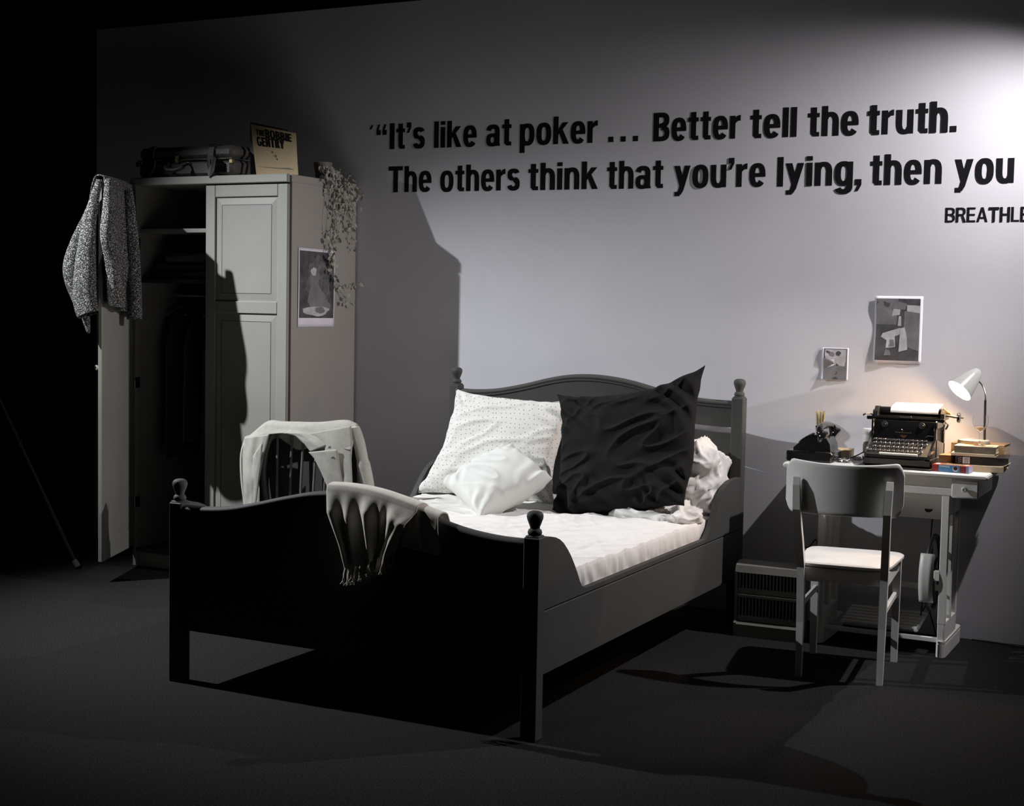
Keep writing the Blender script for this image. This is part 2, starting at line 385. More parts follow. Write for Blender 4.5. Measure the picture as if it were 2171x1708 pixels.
def rail(x0, x1):
    r_ = MB().box(x0, x1, -2.332, -0.238, 0.217, 0.4335, 0.002).build('side_rail', BEDP, bed)
    foot = [(-2.332,0.684),(-2.29,0.681),(-2.25,0.673),(-2.215,0.661),(-2.185,0.645),(-2.15,0.618),(-2.12,0.590),(-2.09,0.556),(-2.066,0.525),(-2.04,0.488),(-2.02,0.468),(-1.99,0.457),(-1.95,0.455)]
    head = [(-0.70,0.455),(-0.67,0.472),(-0.635,0.500),(-0.60,0.534),(-0.56,0.575),(-0.524,0.610),(-0.48,0.645),(-0.43,0.668),(-0.38,0.678),(-0.30,0.682),(-0.238,0.682)]
    top = foot+[(-1.5,0.4555),(-1.0,0.4555)]+head
    MB().band(top, [(p[0], 0.4395) for p in top], 0, x0, x1).build('wing_rail', BEDP, bed)
    MB().box(x0+.006, x1-.006, -2.332, -0.238, 0.425, 0.445).build('groove_strip', STRAP, r_)
rail(-2.072, -2.047); rail(-3.598, -3.573)
MB().box(-3.572, -2.073, -2.34, -0.23, 0.27, 0.30).build('slat_base', BEDP, bed)

# ---- mattress and rumpled sheet
MB().box(-3.555, -2.09, -2.325, -0.25, 0.302, 0.492, 0.03).build('mattress', SHEET, origin=(-2.82, -1.28, 0.302))
tag(bpy.data.objects['mattress'], 'thick white mattress lying inside the charcoal bed', 'mattress')
def sheet(u, v):
    # u across the bed (left to right), v from foot to head; the ends of u fall down the sides
    s_ = (u-0.5)*2.0; e = 0.94
    x = -2.8225+0.738*max(-1, min(1, s_/e))*0.995
    y = lerp(-2.335, -0.245, v)
    z = 0.527
    k = max(0.0, (abs(s_)-e)/(1-e))
    # soft crown, rounded edges
    z -= 0.010*abs(s_)**4 + 0.018*max(0, (0.03-v)/0.03)**2
    # broad rumples
    z += 0.007*nz(x*2.2+3, y*2.0, 1.0)+0.005*nz(x*5.5, y*4.0+7, 2.0)
    a = x*0.55+y*0.83; b = x*0.83-y*0.55
    z += 0.0060*max(0, ridge(a*2.6+0.6*nz(x*2, y*2), b*9.0, 4.0))**3+0.004*max(0, ridge(x*7+1.5*nz(x*4,y*4), y*2.2, 14.0))**4
    z += 0.0038*max(0, ridge(a*13.0+1.2*nz(x*3, y*3, 5), b*3.0, 9.0))**4
    # a deeper crease along the front of the right edge
    z -= 0.006*math.exp(-((x+2.20-0.03*math.sin(y*5))/0.012)**2)*max(0, nz(y*2.3, 3.1)+0.25)
    e2 = max(0, abs(s_)-0.86)/0.14
    if e2 > 0:
        pl = 0.5+0.5*math.sin(y*62+6*nz(y*5, 1))
        z -= 0.010*e2**2+0.006*e2*pl*max(0, nz(y*2.6, 8.0)+.35)
    if k > 0:
        z -= 0.088*k
        x += math.copysign(0.010*math.sin(k*PI)-0.006*k+0.011*(nz(y*38+4*nz(y*6, 2), k*1.5, 3.0)+0.5*math.sin(y*60+7*nz(y*5, 2)))*(k**.5)*(0.25+1.3*max(0, nz(y*2.4, 4)+.25)), s_)
    return (x, y, z)
o = MB().grid(sheet, 190, 300).build('fitted_sheet', SHEET, smooth=True, angle=180, origin=(-2.82, -1.28, 0.5))
tag(o, 'bright white crumpled sheet covering the mattress', 'sheet')

# ---- pillows
def pillow(name, material, centre, ex, ey, w_, h_, t_, label, seed=0.0, wr=0.010, ear=0.02, corner=None, nu=64, seam=True, puff=0.42):
    C = Vector(centre); ex = Vector(ex).normalized(); ey = Vector(ey); ey = (ey-ex*ey.dot(ex)).normalized(); n = ex.cross(ey)
    corner = corner or {}
    def side(sg):
        def f(u, v):
            a, b = u*2-1, v*2-1
            # inward sag of the edges between the corners
            pin = 1-0.05*(1-b*b)*abs(a)**3; pin2 = 1-0.05*(1-a*a)*abs(b)**3
            X = a*w_/2*pin; Y = b*h_/2*pin2
            d = (max(0, 1-abs(a)**2.4)*max(0, 1-abs(b)**2.4))**puff
            T = sg*t_/2*d
            # radiating wrinkles from the corners plus broad folds
            k = d*(1-d*0.35)
            p = wr*k*(nz(X*6+seed, Y*6, seed*3)*1.2+1.3*max(0, ridge(X*4+Y*2.2+seed, Y*13-X*5, seed+sg))**3-0.5)
            edge = (1-d)*d*4
            p += wr*0.9*edge*math.sin((X+Y*sg)*70+seed*5+5*nz(X*7, Y*7, seed))*abs(a*b)
            T += p*(1 if sg > 0 else -0.6)
            # ears
            q = (abs(a)*abs(b))**6
            X += math.copysign(ear*q, a); Y += math.copysign(ear*q, b)
            for (ca, cb), (dx, dy, dn) in corner.items():
                g = max(0, 1-math.hypot(a-ca, b-cb)/0.95)**1.7
                X += dx*g; Y += dy*g; T += dn*g
            return C+ex*X+ey*Y+n*T
        return f
    M_ = MB().grid(side(1), nu, nu).grid(side(-1), nu, nu)
    o = M_.build(name, material, smooth=True, angle=180, origin=tuple(C))
    return o
# polka-dot material in object space
def dotted(name, base, dot, scale=52.0, size=0.13):
    M_ = bpy.data.materials.new(name); M_.use_nodes = True; nt = M_.node_tree; b = nt.nodes['Principled BSDF']
    b.inputs['Roughness'].default_value = 0.85
    tc = nt.nodes.new('ShaderNodeTexCoord'); v = nt.nodes.new('ShaderNodeTexVoronoi'); v.voronoi_dimensions = '2D'
    mp = nt.nodes.new('ShaderNodeMapping'); mp.inputs['Rotation'].default_value = (PI/2, 0.5, 0)
    nt.links.new(tc.outputs['Object'], mp.inputs['Vector']); nt.links.new(mp.outputs['Vector'], v.inputs['Vector'])
    v.inputs['Scale'].default_value = scale; v.inputs['Randomness'].default_value = 0.45
    lt = nt.nodes.new('ShaderNodeMath'); lt.operation = 'LESS_THAN'; lt.inputs[1].default_value = size
    nt.links.new(v.outputs['Distance'], lt.inputs[0])
    mx = nt.nodes.new('ShaderNodeMix'); mx.data_type = 'RGBA'
    mx.inputs['A'].default_value = (*base, 1); mx.inputs['B'].default_value = (*dot, 1)
    nt.links.new(lt.outputs[0], mx.inputs['Factor']); nt.links.new(mx.outputs['Result'], b.inputs['Base Color'])
    return M_
DOT = dotted('dotted_cotton', (0.70,0.69,0.65), (0.17,0.17,0.16), scale=46, size=0.10)
p_ = pillow('dotted_pillow', DOT, (-3.20, -0.44, 0.765), (1, -0.03, -0.045), (0.02, 0.42, 0.9), 0.64, 0.53, 0.17, '', seed=1.3, wr=0.013, ear=0.015, corner={(1, -1): (0.04, 0.03, 0), (-1, -1): (-0.05, -0.02, 0.03)})
tag(p_, 'large white pillow with tiny grey dots leaning on the headboard', 'pillow')
p_ = pillow('dark_pillow', DARKC, (-2.455, -0.640, 0.806), (1, 0.05, 0.135), (-0.06, 0.34, 0.92), 0.66, 0.575, 0.21, '', seed=4.1, wr=0.024, ear=0.022,
            corner={(1, 1): (0.01, 0.075, -0.02), (-1, 1): (0.00, 0.00, 0), (1, -1): (-0.06, 0.03, 0.05), (-1, -1): (-0.01, -0.015, 0.05)}, nu=140)
tag(p_, 'big charcoal pillow in front of the white bedding, one corner pointing up', 'pillow')
p_ = pillow('small_cushion', CUSH, (-3.010, -0.830, 0.655), (0.80, -0.55, -0.28), (0.60, 0.62, 0.42), 0.385, 0.375, 0.19, '', seed=2.2, wr=0.015, ear=0.004, puff=0.36, nu=90)
tag(p_, 'small plain cream cushion lying diagonally before the dotted pillow', 'cushion')
# crumpled white duvet bunched in the corner behind the dark pillow
dv = thing('bunched_duvet', (-2.25, -0.45, 0.53), 'crumpled white duvet bunched up between dark pillow and headboard', 'duvet')
def crease(q, s):
    w1 = Vector((nz(q.x*6+s, q.y*6, q.z*6), nz(q.x*6, q.y*6+s, q.z*6), nz(q.x*6, q.y*6, q.z*6+s)))*0.05
    p = q+w1
    return 0.036*max(0, ridge(p.x*6+s, p.y*6, p.z*9))**2+0.022*max(0, ridge(p.x*11, p.y*11+s, p.z*15))**4+0.005*max(0, ridge(p.x*24, p.y*24, p.z*20+s))**3-0.020
def heap(c, r, e, s, zmin):
    C_ = Vector(c)
    def f(u, v):
        a, b_ = u*2*PI, (v-.5)*PI
        def pw(x): return math.copysign(abs(x)**e, x)
        d = Vector((pw(math.cos(b_))*pw(math.cos(a)), pw(math.cos(b_))*pw(math.sin(a)), pw(math.sin(b_))))
        q = C_+Vector((d.x*r[0], d.y*r[1], d.z*r[2]))
        q = q+d.normalized()*crease(q, s)
        q.x = min(q.x, -2.080); q.y = min(q.y, -0.236); q.z = max(q.z, zmin)
        return q
    return f
MB().grid(heap((-2.245, -0.395, 0.665), (0.175, 0.140, 0.185), 0.72, 1.7, 0.522), 110, 80, closed_u=True).build('upper_fold', SHEET, dv, smooth=True, angle=180)
MB().grid(heap((-2.285, -0.640, 0.535), (0.200, 0.165, 0.045), 0.80, 5.3, 0.520), 110, 60, closed_u=True).build('lower_fold', SHEET, dv, smooth=True, angle=180)

# ---- fringed throw over the footboard
throw = thing('fringed_throw', (-2.66, -2.36, 0.78), 'ivory wool throw with knotted fringe hanging over the footboard', 'throw')
FOLDS = ((0.02,1.0,.06,.12),(0.22,.75,.05,.2),(0.50,1.0,.06,.10),(0.64,.3,.03,.05),(0.79,.8,.05,.10),(0.95,1.15,.08,.15))
def fold_piece(xl0, xr0, xl1, xr1, zb_l, zb_r, amp, freq, ph, back, yoff):
    def f(u, v):
        # v: 0 inside the bed, over the top, down the front
        xt = lerp(xl0, xr0, u); ztop = sinterp(FB, xt)+0.010
        if v < 0.25:
            k = 1-v/0.25
            return (xt+0.01*nz(u*4, v*4), -2.322+back*k*0.15, ztop-0.010-0.16*k**1.2+0.004*math.sin(u*freq*5+ph))
        if v < 0.40:
            a = (v-0.25)/0.15*PI
            return (xt, -2.359+0.037*math.cos(a)-yoff*math.sin(a/2), ztop+0.016*math.sin(a)+yoff)
        k = (v-0.40)/0.60
        x = lerp(xt, lerp(xl1, xr1, u), k)
        zb = lerp(zb_l, zb_r, u)
        z = lerp(ztop-0.002, zb, k)
        g = k**0.6
        y = -2.396-yoff-0.006*g
        for (u0, hgt, wd, dep) in FOLDS:
            uu = u-u0-0.05*math.sin(k*3+u0*9)*k
            y -= amp*hgt*math.exp(-(uu/(wd*(1.7-0.85*k)))**2)*min(1, (k+.005)/(dep+.15))**1.1
        y -= 0.006*nz(u*7, k*3, ph)*g
        return (x, y, z)
    return f
pc = MB().grid(fold_piece(-2.875, -2.505, -2.765, -2.585, 0.520, 0.590, 0.040, 3.6, 0.4, 1, 0.006), 90, 50).build('front_layer', BLANK, throw, smooth=True, angle=180, solid=0.006)
MB().grid(fold_piece(-2.56, -2.425, -2.56, -2.405, 0.615, 0.600, 0.005, 2.0, 1.0, 1, 0.0), 50, 40).build('rear_layer', BLANK, throw, smooth=True, angle=180, solid=0.005)
fr = fold_piece(-2.875, -2.505, -2.765, -2.585, 0.520, 0.590, 0.040, 3.6, 0.4, 1, 0.006)
random.seed(3)
for k_ in range(30):
    u = (k_+0.5)/30; p = Vector(fr(u, 1.0))
    dz = 0.045+0.018*random.random(); dx = -0.020+0.018*random.random() if u < .4 else -0.012+0.016*random.random()
    M_ = MB()
    for j in range(4):
        q = p+Vector((random.uniform(-.004, .004), random.uniform(-.004, .004), 0))
        M_.tube([q+Vector((0, 0, .006)), q+Vector((dx*.3, -.004, -dz*.35)), q+Vector((dx*.8+random.uniform(-.006, .006), random.uniform(-.008, .006), -dz*.75)), q+Vector((dx+random.uniform(-.01, .01), random.uniform(-.012, .008), -dz))], [.0017, .0022, .0016, .0012], 5)
    M_.build('fringe_tassel', BLANK, throw, smooth=True)
# ================================================================== WARDROBE
ward = thing('wardrobe', (-4.84, -0.3, 0), 'tall grey two-door wardrobe with its left door standing open', 'wardrobe')
MB().box(-4.343, -4.322, -0.602, -0.012, 0.0, 2.056, 0.002).build('side_panel', WSIDE, ward)
MB().box(-5.360, -5.339, -0.602, -0.012, 0.0, 2.056, 0.002).build('side_panel', WSIDE, ward)
tp = MB().box(-5.362, -4.322, -0.604, -0.012, 2.056, 2.094, 0.002).build('top_panel', WSIDE, ward)
MB().box(-5.362, -4.334, -0.628, -0.604, 2.054, 2.096, 0.004).build('cornice_strip', WARD, tp)
MB().box(-5.339, -4.343, -0.022, -0.012, 0.08, 2.056).build('back_panel', WIN_SHADE, ward)
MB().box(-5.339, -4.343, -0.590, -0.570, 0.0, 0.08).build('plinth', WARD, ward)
MB().box(-5.339, -4.343, -0.600, -0.022, 0.08, 0.10).build('bottom_panel', WIN_SHADE, ward)
MB().box(-4.866, -4.846, -0.598, -0.022, 0.10, 2.056).build('divider', WIN_SHADE, ward)
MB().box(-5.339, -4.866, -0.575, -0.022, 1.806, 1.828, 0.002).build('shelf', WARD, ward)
MB().box(-5.339, -4.866, -0.575, -0.022, 1.540, 1.562, 0.002).build('shelf', WIN_SHADE, ward)
MB().tube([(-5.339, -0.3, 1.475), (-4.866, -0.3, 1.475)], 0.012, 12).build('clothes_rail', CHROME, ward, smooth=True)
def door(hinge, rz, W, name_knob, knob_x, flip=False):
    """frame and raised panel door; local x from the hinge, outer face towards -y"""
    root = ward.location
    d = MB()
    st = 0.062; zt, zb = 2.046, 0.105
    d.box(0, st, -0.021, 0, zb, zt, .003).box(W-st, W, -0.021, 0, zb, zt, .003)
    for a, b in ((1.985, zt), (1.388, 1.450), (zb, 0.20)): d.box(st, W-st, -0.0205, -0.001, a, b, .0025)
    o = d.build('door', WARD, ward, local=True)
    o.location = Vector(hinge)-root; o.rotation_euler = (0, 0, rz)
    for a, b in ((1.450, 1.985), (0.20, 1.388)):
        p = MB().box(st, W-st, -0.012, -0.004, a, b)
        x0, x1, g = st+.008, W-st-.008, 0.034
        z0, z1 = a+.008, b-.008
        vs = [(x0,-.012,z0),(x1,-.012,z0),(x1,-.012,z1),(x0,-.012,z1),(x0+g,-.0150,z0+g),(x1-g,-.0150,z0+g),(x1-g,-.0150,z1-g),(x0+g,-.0150,z1-g)]
        p.add(vs, [(0,1,5,4),(1,2,6,5),(2,3,7,6),(3,0,4,7),(4,5,6,7)])
        # thin quirk round the raised field
        p.build('raised_panel', WARD, o, local=True)
        q = MB()
        for (xa, xb, za, zc) in ((x0+g, x1-g, z0+g-.0022, z0+g), (x1-g, x1-g+.0022, z0+g, z1-g), (x0+g, x1-g, z1-g, z1-g+.0022), (x0+g-.0022, x0+g, z0+g, z1-g)):
            q.box(xa, xb, -.0156, -.0130, za, zc)
        q.build('panel_line', STRAP, o, local=True)
    if name_knob:
        MB().lathe([(0.006, 0), (0.006, 0.010), (0.013, 0.016), (0.015, 0.022), (0.012, 0.028), (0, 0.030)], 16, (knob_x, -0.021, 1.10), rotx(PI/2)).build('knob', CHROME, o, smooth=True, local=True)
    return o
door((-4.853, -0.603, 0), 0, 0.519, False, 0)
door((-5.357, -0.606, 0), math.radians(-66), 0.500, True, 0.462)
for zz in (0.35, 1.0, 1.75):
    MB().box(-5.345, -5.337, -0.612, -0.570, zz-.03, zz+.03, .002).build('hinge', CHROME, ward)

# ---- folded clothes on the shelf and garments on the rail (all in deep shadow)
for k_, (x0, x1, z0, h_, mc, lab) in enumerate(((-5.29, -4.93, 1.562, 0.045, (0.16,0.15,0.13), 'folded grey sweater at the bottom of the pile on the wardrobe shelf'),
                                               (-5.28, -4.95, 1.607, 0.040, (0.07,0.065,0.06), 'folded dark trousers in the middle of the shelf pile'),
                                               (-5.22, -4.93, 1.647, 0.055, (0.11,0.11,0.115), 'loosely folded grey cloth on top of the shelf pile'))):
    def fold(u, v, x0=x0, x1=x1, z0=z0, h_=h_, k_=k_):
        a = v*2*PI; c, s_ = math.cos(a), math.sin(a)
        y = -0.31+0.205*math.copysign(abs(c)**0.5, c); z = z0+h_/2+h_/2*math.copysign(abs(s_)**0.6, s_)
        x = lerp(x0, x1, u)
        z += (0.010*nz(x*9, y*9, k_*3.0)+0.012*nz(x*4+k_, y*3)*(k_ == 2))*(1 if s_ > 0 else 0)
        return (x, y+0.01*nz(x*6, k_), z)
    M_ = MB().grid(fold, 24, 28)
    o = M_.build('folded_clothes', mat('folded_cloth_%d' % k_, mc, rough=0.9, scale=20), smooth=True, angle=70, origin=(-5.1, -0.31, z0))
    tag(o, lab, 'clothes', 'folded clothes on the shelf')
def garment(cx, length, wid, col, lab, seed, hang=True):
    r_ = thing('hanging_garment', (cx, -0.30, 1.475), lab, 'garment', 'garments on the wardrobe rail')
    M_ = MB()
    def g(u, v):
        a = u*2*PI; t = v
        half = lerp(0.06, wid, min(1, t*5)**0.5)
        y = -0.30+half*math.cos(a); th = lerp(0.012, 0.03, min(1, t*3))
        x = cx+th*math.sin(a)+0.012*math.sin(math.cos(a)*11+seed)*t+0.006*nz(math.cos(a)*5, t*3, seed)
        return (x, y, 1.405-0.05*abs(math.cos(a))*min(1, t*6)-length*t)
    M_.grid(g, 48, 26, closed_u=True)
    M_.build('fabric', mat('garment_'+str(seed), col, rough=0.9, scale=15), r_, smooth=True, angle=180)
    h = MB().tube(smooth_path([(cx, -0.30-wid, 1.37), (cx, -0.30-wid*.5, 1.405), (cx, -0.30, 1.425), (cx, -0.30+wid*.5, 1.405), (cx, -0.30+wid, 1.37)], 4), 0.006, 8)
    h.tube(smooth_path([(cx, -0.30, 1.425), (cx, -0.30, 1.452), (cx, -0.322, 1.470), (cx, -0.308, 1.490), (cx, -0.29, 1.487)], 4), 0.0025, 6)
    h.build('hanger', DWOOD, r_, smooth=True)
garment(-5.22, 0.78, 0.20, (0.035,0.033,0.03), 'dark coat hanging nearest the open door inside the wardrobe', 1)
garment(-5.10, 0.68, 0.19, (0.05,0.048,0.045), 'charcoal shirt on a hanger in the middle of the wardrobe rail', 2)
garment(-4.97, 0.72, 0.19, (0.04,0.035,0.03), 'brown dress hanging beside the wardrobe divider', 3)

# ---- tweed cardigan slung over the open door
sw = thing('tweed_cardigan', (-5.157, -1.067, 2.05), 'salt-and-pepper tweed cardigan slung over the open wardrobe door', 'cardigan')
dd = Vector((math.cos(math.radians(66)), -math.sin(math.radians(66)), 0)); nn = Vector((math.sin(math.radians(66)), math.cos(math.radians(66)), 0))  # nn: inner side
H0 = Vector((-5.357, -0.606, 0))
def body(u, v):
    # across the door: v 0 = hem on the inner side, 0.5 over the top edge, 1 = hem on the outer side ; u along the door
    s_ = lerp(0.03, 0.508, u)
    top = 2.058-0.03*max(0, (0.3-u))
    if v < 0.46:
        k = 1-v/0.46; z = top-k*lerp(0.70, 0.64, u); off = 0.012+0.030*k**0.7+0.022*k*math.sin(u*16+1.5+k)+0.02*k*nz(u*4, k*3, 2)
        if off < 0.006: off = 0.006
    elif v < 0.54:
        a = (v-0.46)/0.08*PI; z = top+0.010*math.sin(a); off = -0.0105+0.0225*math.cos(a)
    else:
        k = (v-0.54)/0.46; z = top-k*0.52; off = -0.033-0.06*k**0.6-0.03*k*math.sin(u*13)+0.02*k*nz(u*5, k*3, 7)
    return H0+dd*(s_+0.02*nz(u*3, v*6, 5.0))+nn*off+Vector((0, 0, z))
MB().grid(body, 60, 90).build('body', TWEED, sw, smooth=True, angle=180, solid=0.007)
def sleeve(pts, rad, flat, cuff=True, name='sleeve'):
    P_ = smooth_path(pts, 6); n = len(P_)
    R_ = [sinterp([(i/(len(rad)-1), q) for i, q in enumerate(rad)], j/(n-1)) for j in range(n)]
    M_ = MB().tube(P_, R_, 20, cap=False, flat=flat)
    vs = []
    for q in M_.v:
        q = Vector(q); f = 0.010*nz(q.x*14, q.y*14, q.z*7)
        vs.append(tuple(q+Vector((f, -f, 0))))
    M_.v = vs
    o = M_.build(name, TWEED, sw, smooth=True, angle=180, solid=0.006)
    return o
sleeve([(-5.140,-1.10,2.040),(-5.150,-1.135,1.90),(-5.160,-1.155,1.76),(-5.172,-1.165,1.574),(-5.172,-1.165,1.44),(-5.152,-1.160,1.368)], [0.012,0.028,0.042,0.058,0.062,0.060], 0.75)
sleeve([(-5.145,-1.09,2.035),(-5.190,-1.11,1.88),(-5.240,-1.135,1.715),(-5.252,-1.15,1.585),(-5.225,-1.14,1.455),(-5.212,-1.12,1.365),(-5.190,-1.12,1.275)], [0.012,0.022,0.042,0.054,0.042,0.020,0.004], 1.1, name='elbow_fold')
sleeve([(-5.10,-1.08,2.045),(-5.085,-1.10,1.90),(-5.080,-1.115,1.78),(-5.066,-1.115,1.66),(-5.052,-1.10,1.55),(-5.045,-1.09,1.50)], [0.012,0.024,0.030,0.026,0.020,0.012], 0.8, name='front_fold')
sleeve([(-5.235,-0.78,2.02),(-5.225,-0.77,1.80),(-5.215,-0.765,1.55),(-5.205,-0.765,1.345)], [0.02,0.035,0.042,0.040], 0.8)

# ---- suitcase on the wardrobe
sc = thing('suitcase', (-5.0, -0.42, 2.096), 'dark leather suitcase with two buckled straps on top of the wardrobe', 'suitcase')
bd = MB().box(-5.345, -4.712, -0.585, -0.215, 2.097, 2.186, 0.020).build('lower_shell', SUITC, sc, smooth=True)
MB().box(-5.345, -4.712, -0.585, -0.215, 2.190, 2.258, 0.022).build('lid', SUITC, sc, smooth=True)
MB().box(-5.342, -4.715, -0.588, -0.212, 2.1845, 2.1915, 0.001).build('metal_rim', CHROME, sc)
for xx in (-5.245, -4.845):
    s_ = MB()
    path = smooth_path([(xx, -0.222, 2.14), (xx, -0.212, 2.22), (xx, -0.25, 2.264), (xx, -0.40, 2.266), (xx, -0.56, 2.263), (xx, -0.592, 2.22), (xx, -0.594, 2.15), (xx, -0.592, 2.11)], 4)
    vs = []
    for i, q in enumerate(path):
        t = (path[min(i+1, len(path)-1)]-path[max(i-1, 0)]).normalized(); nrm = Vector((1, 0, 0)).cross(t)
        vs += [q+Vector((-.017, 0, 0)), q+Vector((.017, 0, 0)), q+Vector((.017, 0, 0))+nrm*-.004, q+Vector((-.017, 0, 0))+nrm*-.004]
    fs = []
    for i in range(len(path)-1):
        for k in range(4): fs.append((i*4+k, i*4+(k+1) % 4, (i+1)*4+(k+1) % 4, (i+1)*4+k))
    s_.add(vs, fs+[(0,1,2,3), tuple((len(path)-1)*4+k for k in range(4))])
    # loose flapping strap end
    ln = 0.10 if xx > -5 else 0.085
    s_.add([(xx+.018, -0.597, 2.205), (xx+.060, -0.628, 2.185), (xx+.058, -0.640, 2.115), (xx+.022, -0.632, 2.185-ln), (xx-.006, -0.618, 2.12), (xx+.012, -0.600, 2.16)], [(0,1,2,3,4,5)])
    st_ = s_.build('strap', STRAP, sc, solid=0.002)
    b_ = MB()
    for a in (0, 1):
        b_.box(xx-.021, xx+.021, -0.601, -0.595, 2.148+a*.036, 2.152+a*.036, .001).box(xx-.021+a*.038, xx-.017+a*.038, -0.601, -0.595, 2.148, 2.188, .001)
    b_.tube([(xx, -0.603, 2.186), (xx, -0.604, 2.150)], 0.002, 6)
    b_.build('buckle', CHROME, st_)
MB().tube(smooth_path([(-5.130, -0.592, 2.168), (-5.125, -0.622, 2.150), (-5.095, -0.640, 2.132), (-5.055, -0.645, 2.128), (-5.020, -0.640, 2.134), (-4.995, -0.622, 2.152), (-4.992, -0.592, 2.168)], 5), [0.006]*5+[0.011]*20+[0.006]*6, 10).build('handle', STRAP, sc, smooth=True)
lk = MB().box(-5.083, -5.060, -0.594, -0.584, 2.172, 2.212, .003).box(-5.078, -5.065, -0.600, -0.592, 2.178, 2.196, .002).build('lock', BRASS, sc)
for xx in (-5.128, -4.995): MB().box(xx-.008, xx+.008, -0.596, -0.585, 2.160, 2.176, .002).build('handle_ring', BRASS, sc)
for xx in (-5.340, -4.717): MB().box(xx-.013, xx+.013, -0.594, -0.575, 2.160, 2.184, .004).build('corner_cap', BRASS, sc)

# ---- record sleeves
SLV = mat('yellowed_sleeve', (0.40,0.29,0.15), (0.33,0.24,0.13), scale=9, rough=0.7, lo=.3, hi=.7)
SLVD = mat('dark_sleeve', (0.05,0.05,0.05), (0.035,0.035,0.036), scale=6, rough=0.45)
def quad_sheet(c, th):
    a = [Vector(p) for p in c]; n = (a[1]-a[0]).cross(a[3]-a[0]).normalized()*th
    return MB().add([*a, *[p+n for p in a]], [(0,1,2,3),(4,7,6,5),(0,4,5,1),(1,5,6,2),(2,6,7,3),(3,7,4,0)])
rs = thing('record_sleeve', (-4.47, -0.50, 2.098), 'yellowed record sleeve with heavy black lettering leaning on the wardrobe top', 'record sleeve')
rc4 = [(-4.603,-0.525,2.0985), (-4.342,-0.525,2.0985), (-4.405,-0.463,2.318), (-4.690,-0.463,2.376)]
quad_sheet(rc4, -0.004).build('cover', SLV, rs)
def on_sleeve(a, b, lift=0.0005):
    q = [Vector(p) for p in rc4]
    p = (q[0]*(1-a)+q[1]*a)*(1-b)+(q[3]*(1-a)+q[2]*a)*b
    n = (q[1]-q[0]).cross(q[3]-q[0]).normalized()
    return p+n*lift
for txt, a0, a1, b0, b1, s_ in (('THE', 0.10, 0.30, 0.80, 0.92, 0.27), ('BOBBIE', 0.31, 0.90, 0.77, 0.955, 0.25), ('GENTRY', 0.10, 0.72, 0.59, 0.775, 0.25)):
    lay, W_ = layout(txt, s_, 0.05)
    M_ = MB()
    for dx, quads in lay:
        for q in quads:
            f_ = [on_sleeve(a0+(a1-a0)*(dx+p[0])/W_, b0+(b1-b0)*p[1]) for p in q]
            M_.add(f_, [(0, 1, 2, 3)])
    M_.build('printed_name', VINYL, rs)
M_ = MB()
for (a, b, w_, h_) in ((0.40, 0.48, 0.035, 0.030), (0.455, 0.40, 0.05, 0.035), (0.50, 0.34, 0.03, 0.03)):
    M_.add([on_sleeve(a, b), on_sleeve(a+w_, b-.01), on_sleeve(a+w_*1.1, b+h_), on_sleeve(a+.02, b+h_*1.2)], [(0,1,2,3)])
M_.build('printed_sketch', mat('sketch_ink', (0.16,0.12,0.07), rough=.7), rs)
MB().add([on_sleeve(0.03, 0.185), on_sleeve(0.55, 0.145), on_sleeve(0.93, 0.115), on_sleeve(0.80, 0.165), on_sleeve(0.55, 0.160)], [(0,1,2,3,4)]).build('torn_edge', STRAP, rs)
o = quad_sheet([(-4.672,-0.485,2.0985), (-4.43,-0.485,2.0985), (-4.49,-0.405,2.345), (-4.738,-0.405,2.395)], -0.003).build('record_sleeve', SLVD, origin=(-4.6, -0.45, 2.1))
tag(o, 'dark record sleeve behind the yellowed one, only its left edge showing', 'record sleeve')

# ---- ivy
ivy = thing('trailing_ivy', (-4.385, -0.24, 2.096), 'dusty ivy trailing from a small pot down the side of the wardrobe', 'plant')
POT = mat('grey_pot', (0.20,0.19,0.175), (0.14,0.135,0.125), scale=9, rough=0.5)
LEAF = mat('dusty_ivy_leaf', (0.52,0.52,0.45), (0.16,0.17,0.13), scale=45, rough=0.7)
STEM = mat('ivy_stem', (0.36,0.34,0.28), rough=0.8)
MB().lathe([(0.0,0.0),(0.036,0.0),(0.044,0.05),(0.050,0.085),(0.052,0.092),(0.048,0.092),(0.043,0.07),(0.0,0.065)], 24, (-4.385, -0.24, 2.0965)).build('pot', POT, ivy, smooth=True)
random.seed(21)
strands = [ # y,z way points hanging down the side panel at x about -4.30
    [(-0.25,2.17),(-0.30,2.13),(-0.315,2.02),(-0.335,1.88),(-0.315,1.74),(-0.300,1.65),(-0.235,1.555),(-0.150,1.475)],
    [(-0.24,2.17),(-0.27,2.12),(-0.275,1.99),(-0.300,1.83),(-0.290,1.70),(-0.285,1.62),(-0.200,1.53),(-0.120,1.458)],
    [(-0.23,2.17),(-0.24,2.12),(-0.235,2.00),(-0.255,1.86),(-0.270,1.74),(-0.270,1.66)],
    [(-0.22,2.17),(-0.20,2.11),(-0.190,1.99),(-0.215,1.87),(-0.250,1.77)],
    [(-0.21,2.17),(-0.16,2.11),(-0.140,2.00),(-0.150,1.92),(-0.120,1.84)],
    [(-0.20,2.17),(-0.13,2.10),(-0.085,2.02),(-0.080,1.93),(-0.100,1.82),(-0.075,1.74)],
    [(-0.20,2.17),(-0.10,2.10),(-0.050,2.05),(-0.035,2.02)],
    [(-0.28,2.17),(-0.34,2.16),(-0.36,2.13),(-0.33,2.08),(-0.30,2.05)],
    [(-0.20,1.53),(-0.14,1.55),(-0.07,1.565),(-0.045,1.545)]]
paths = []
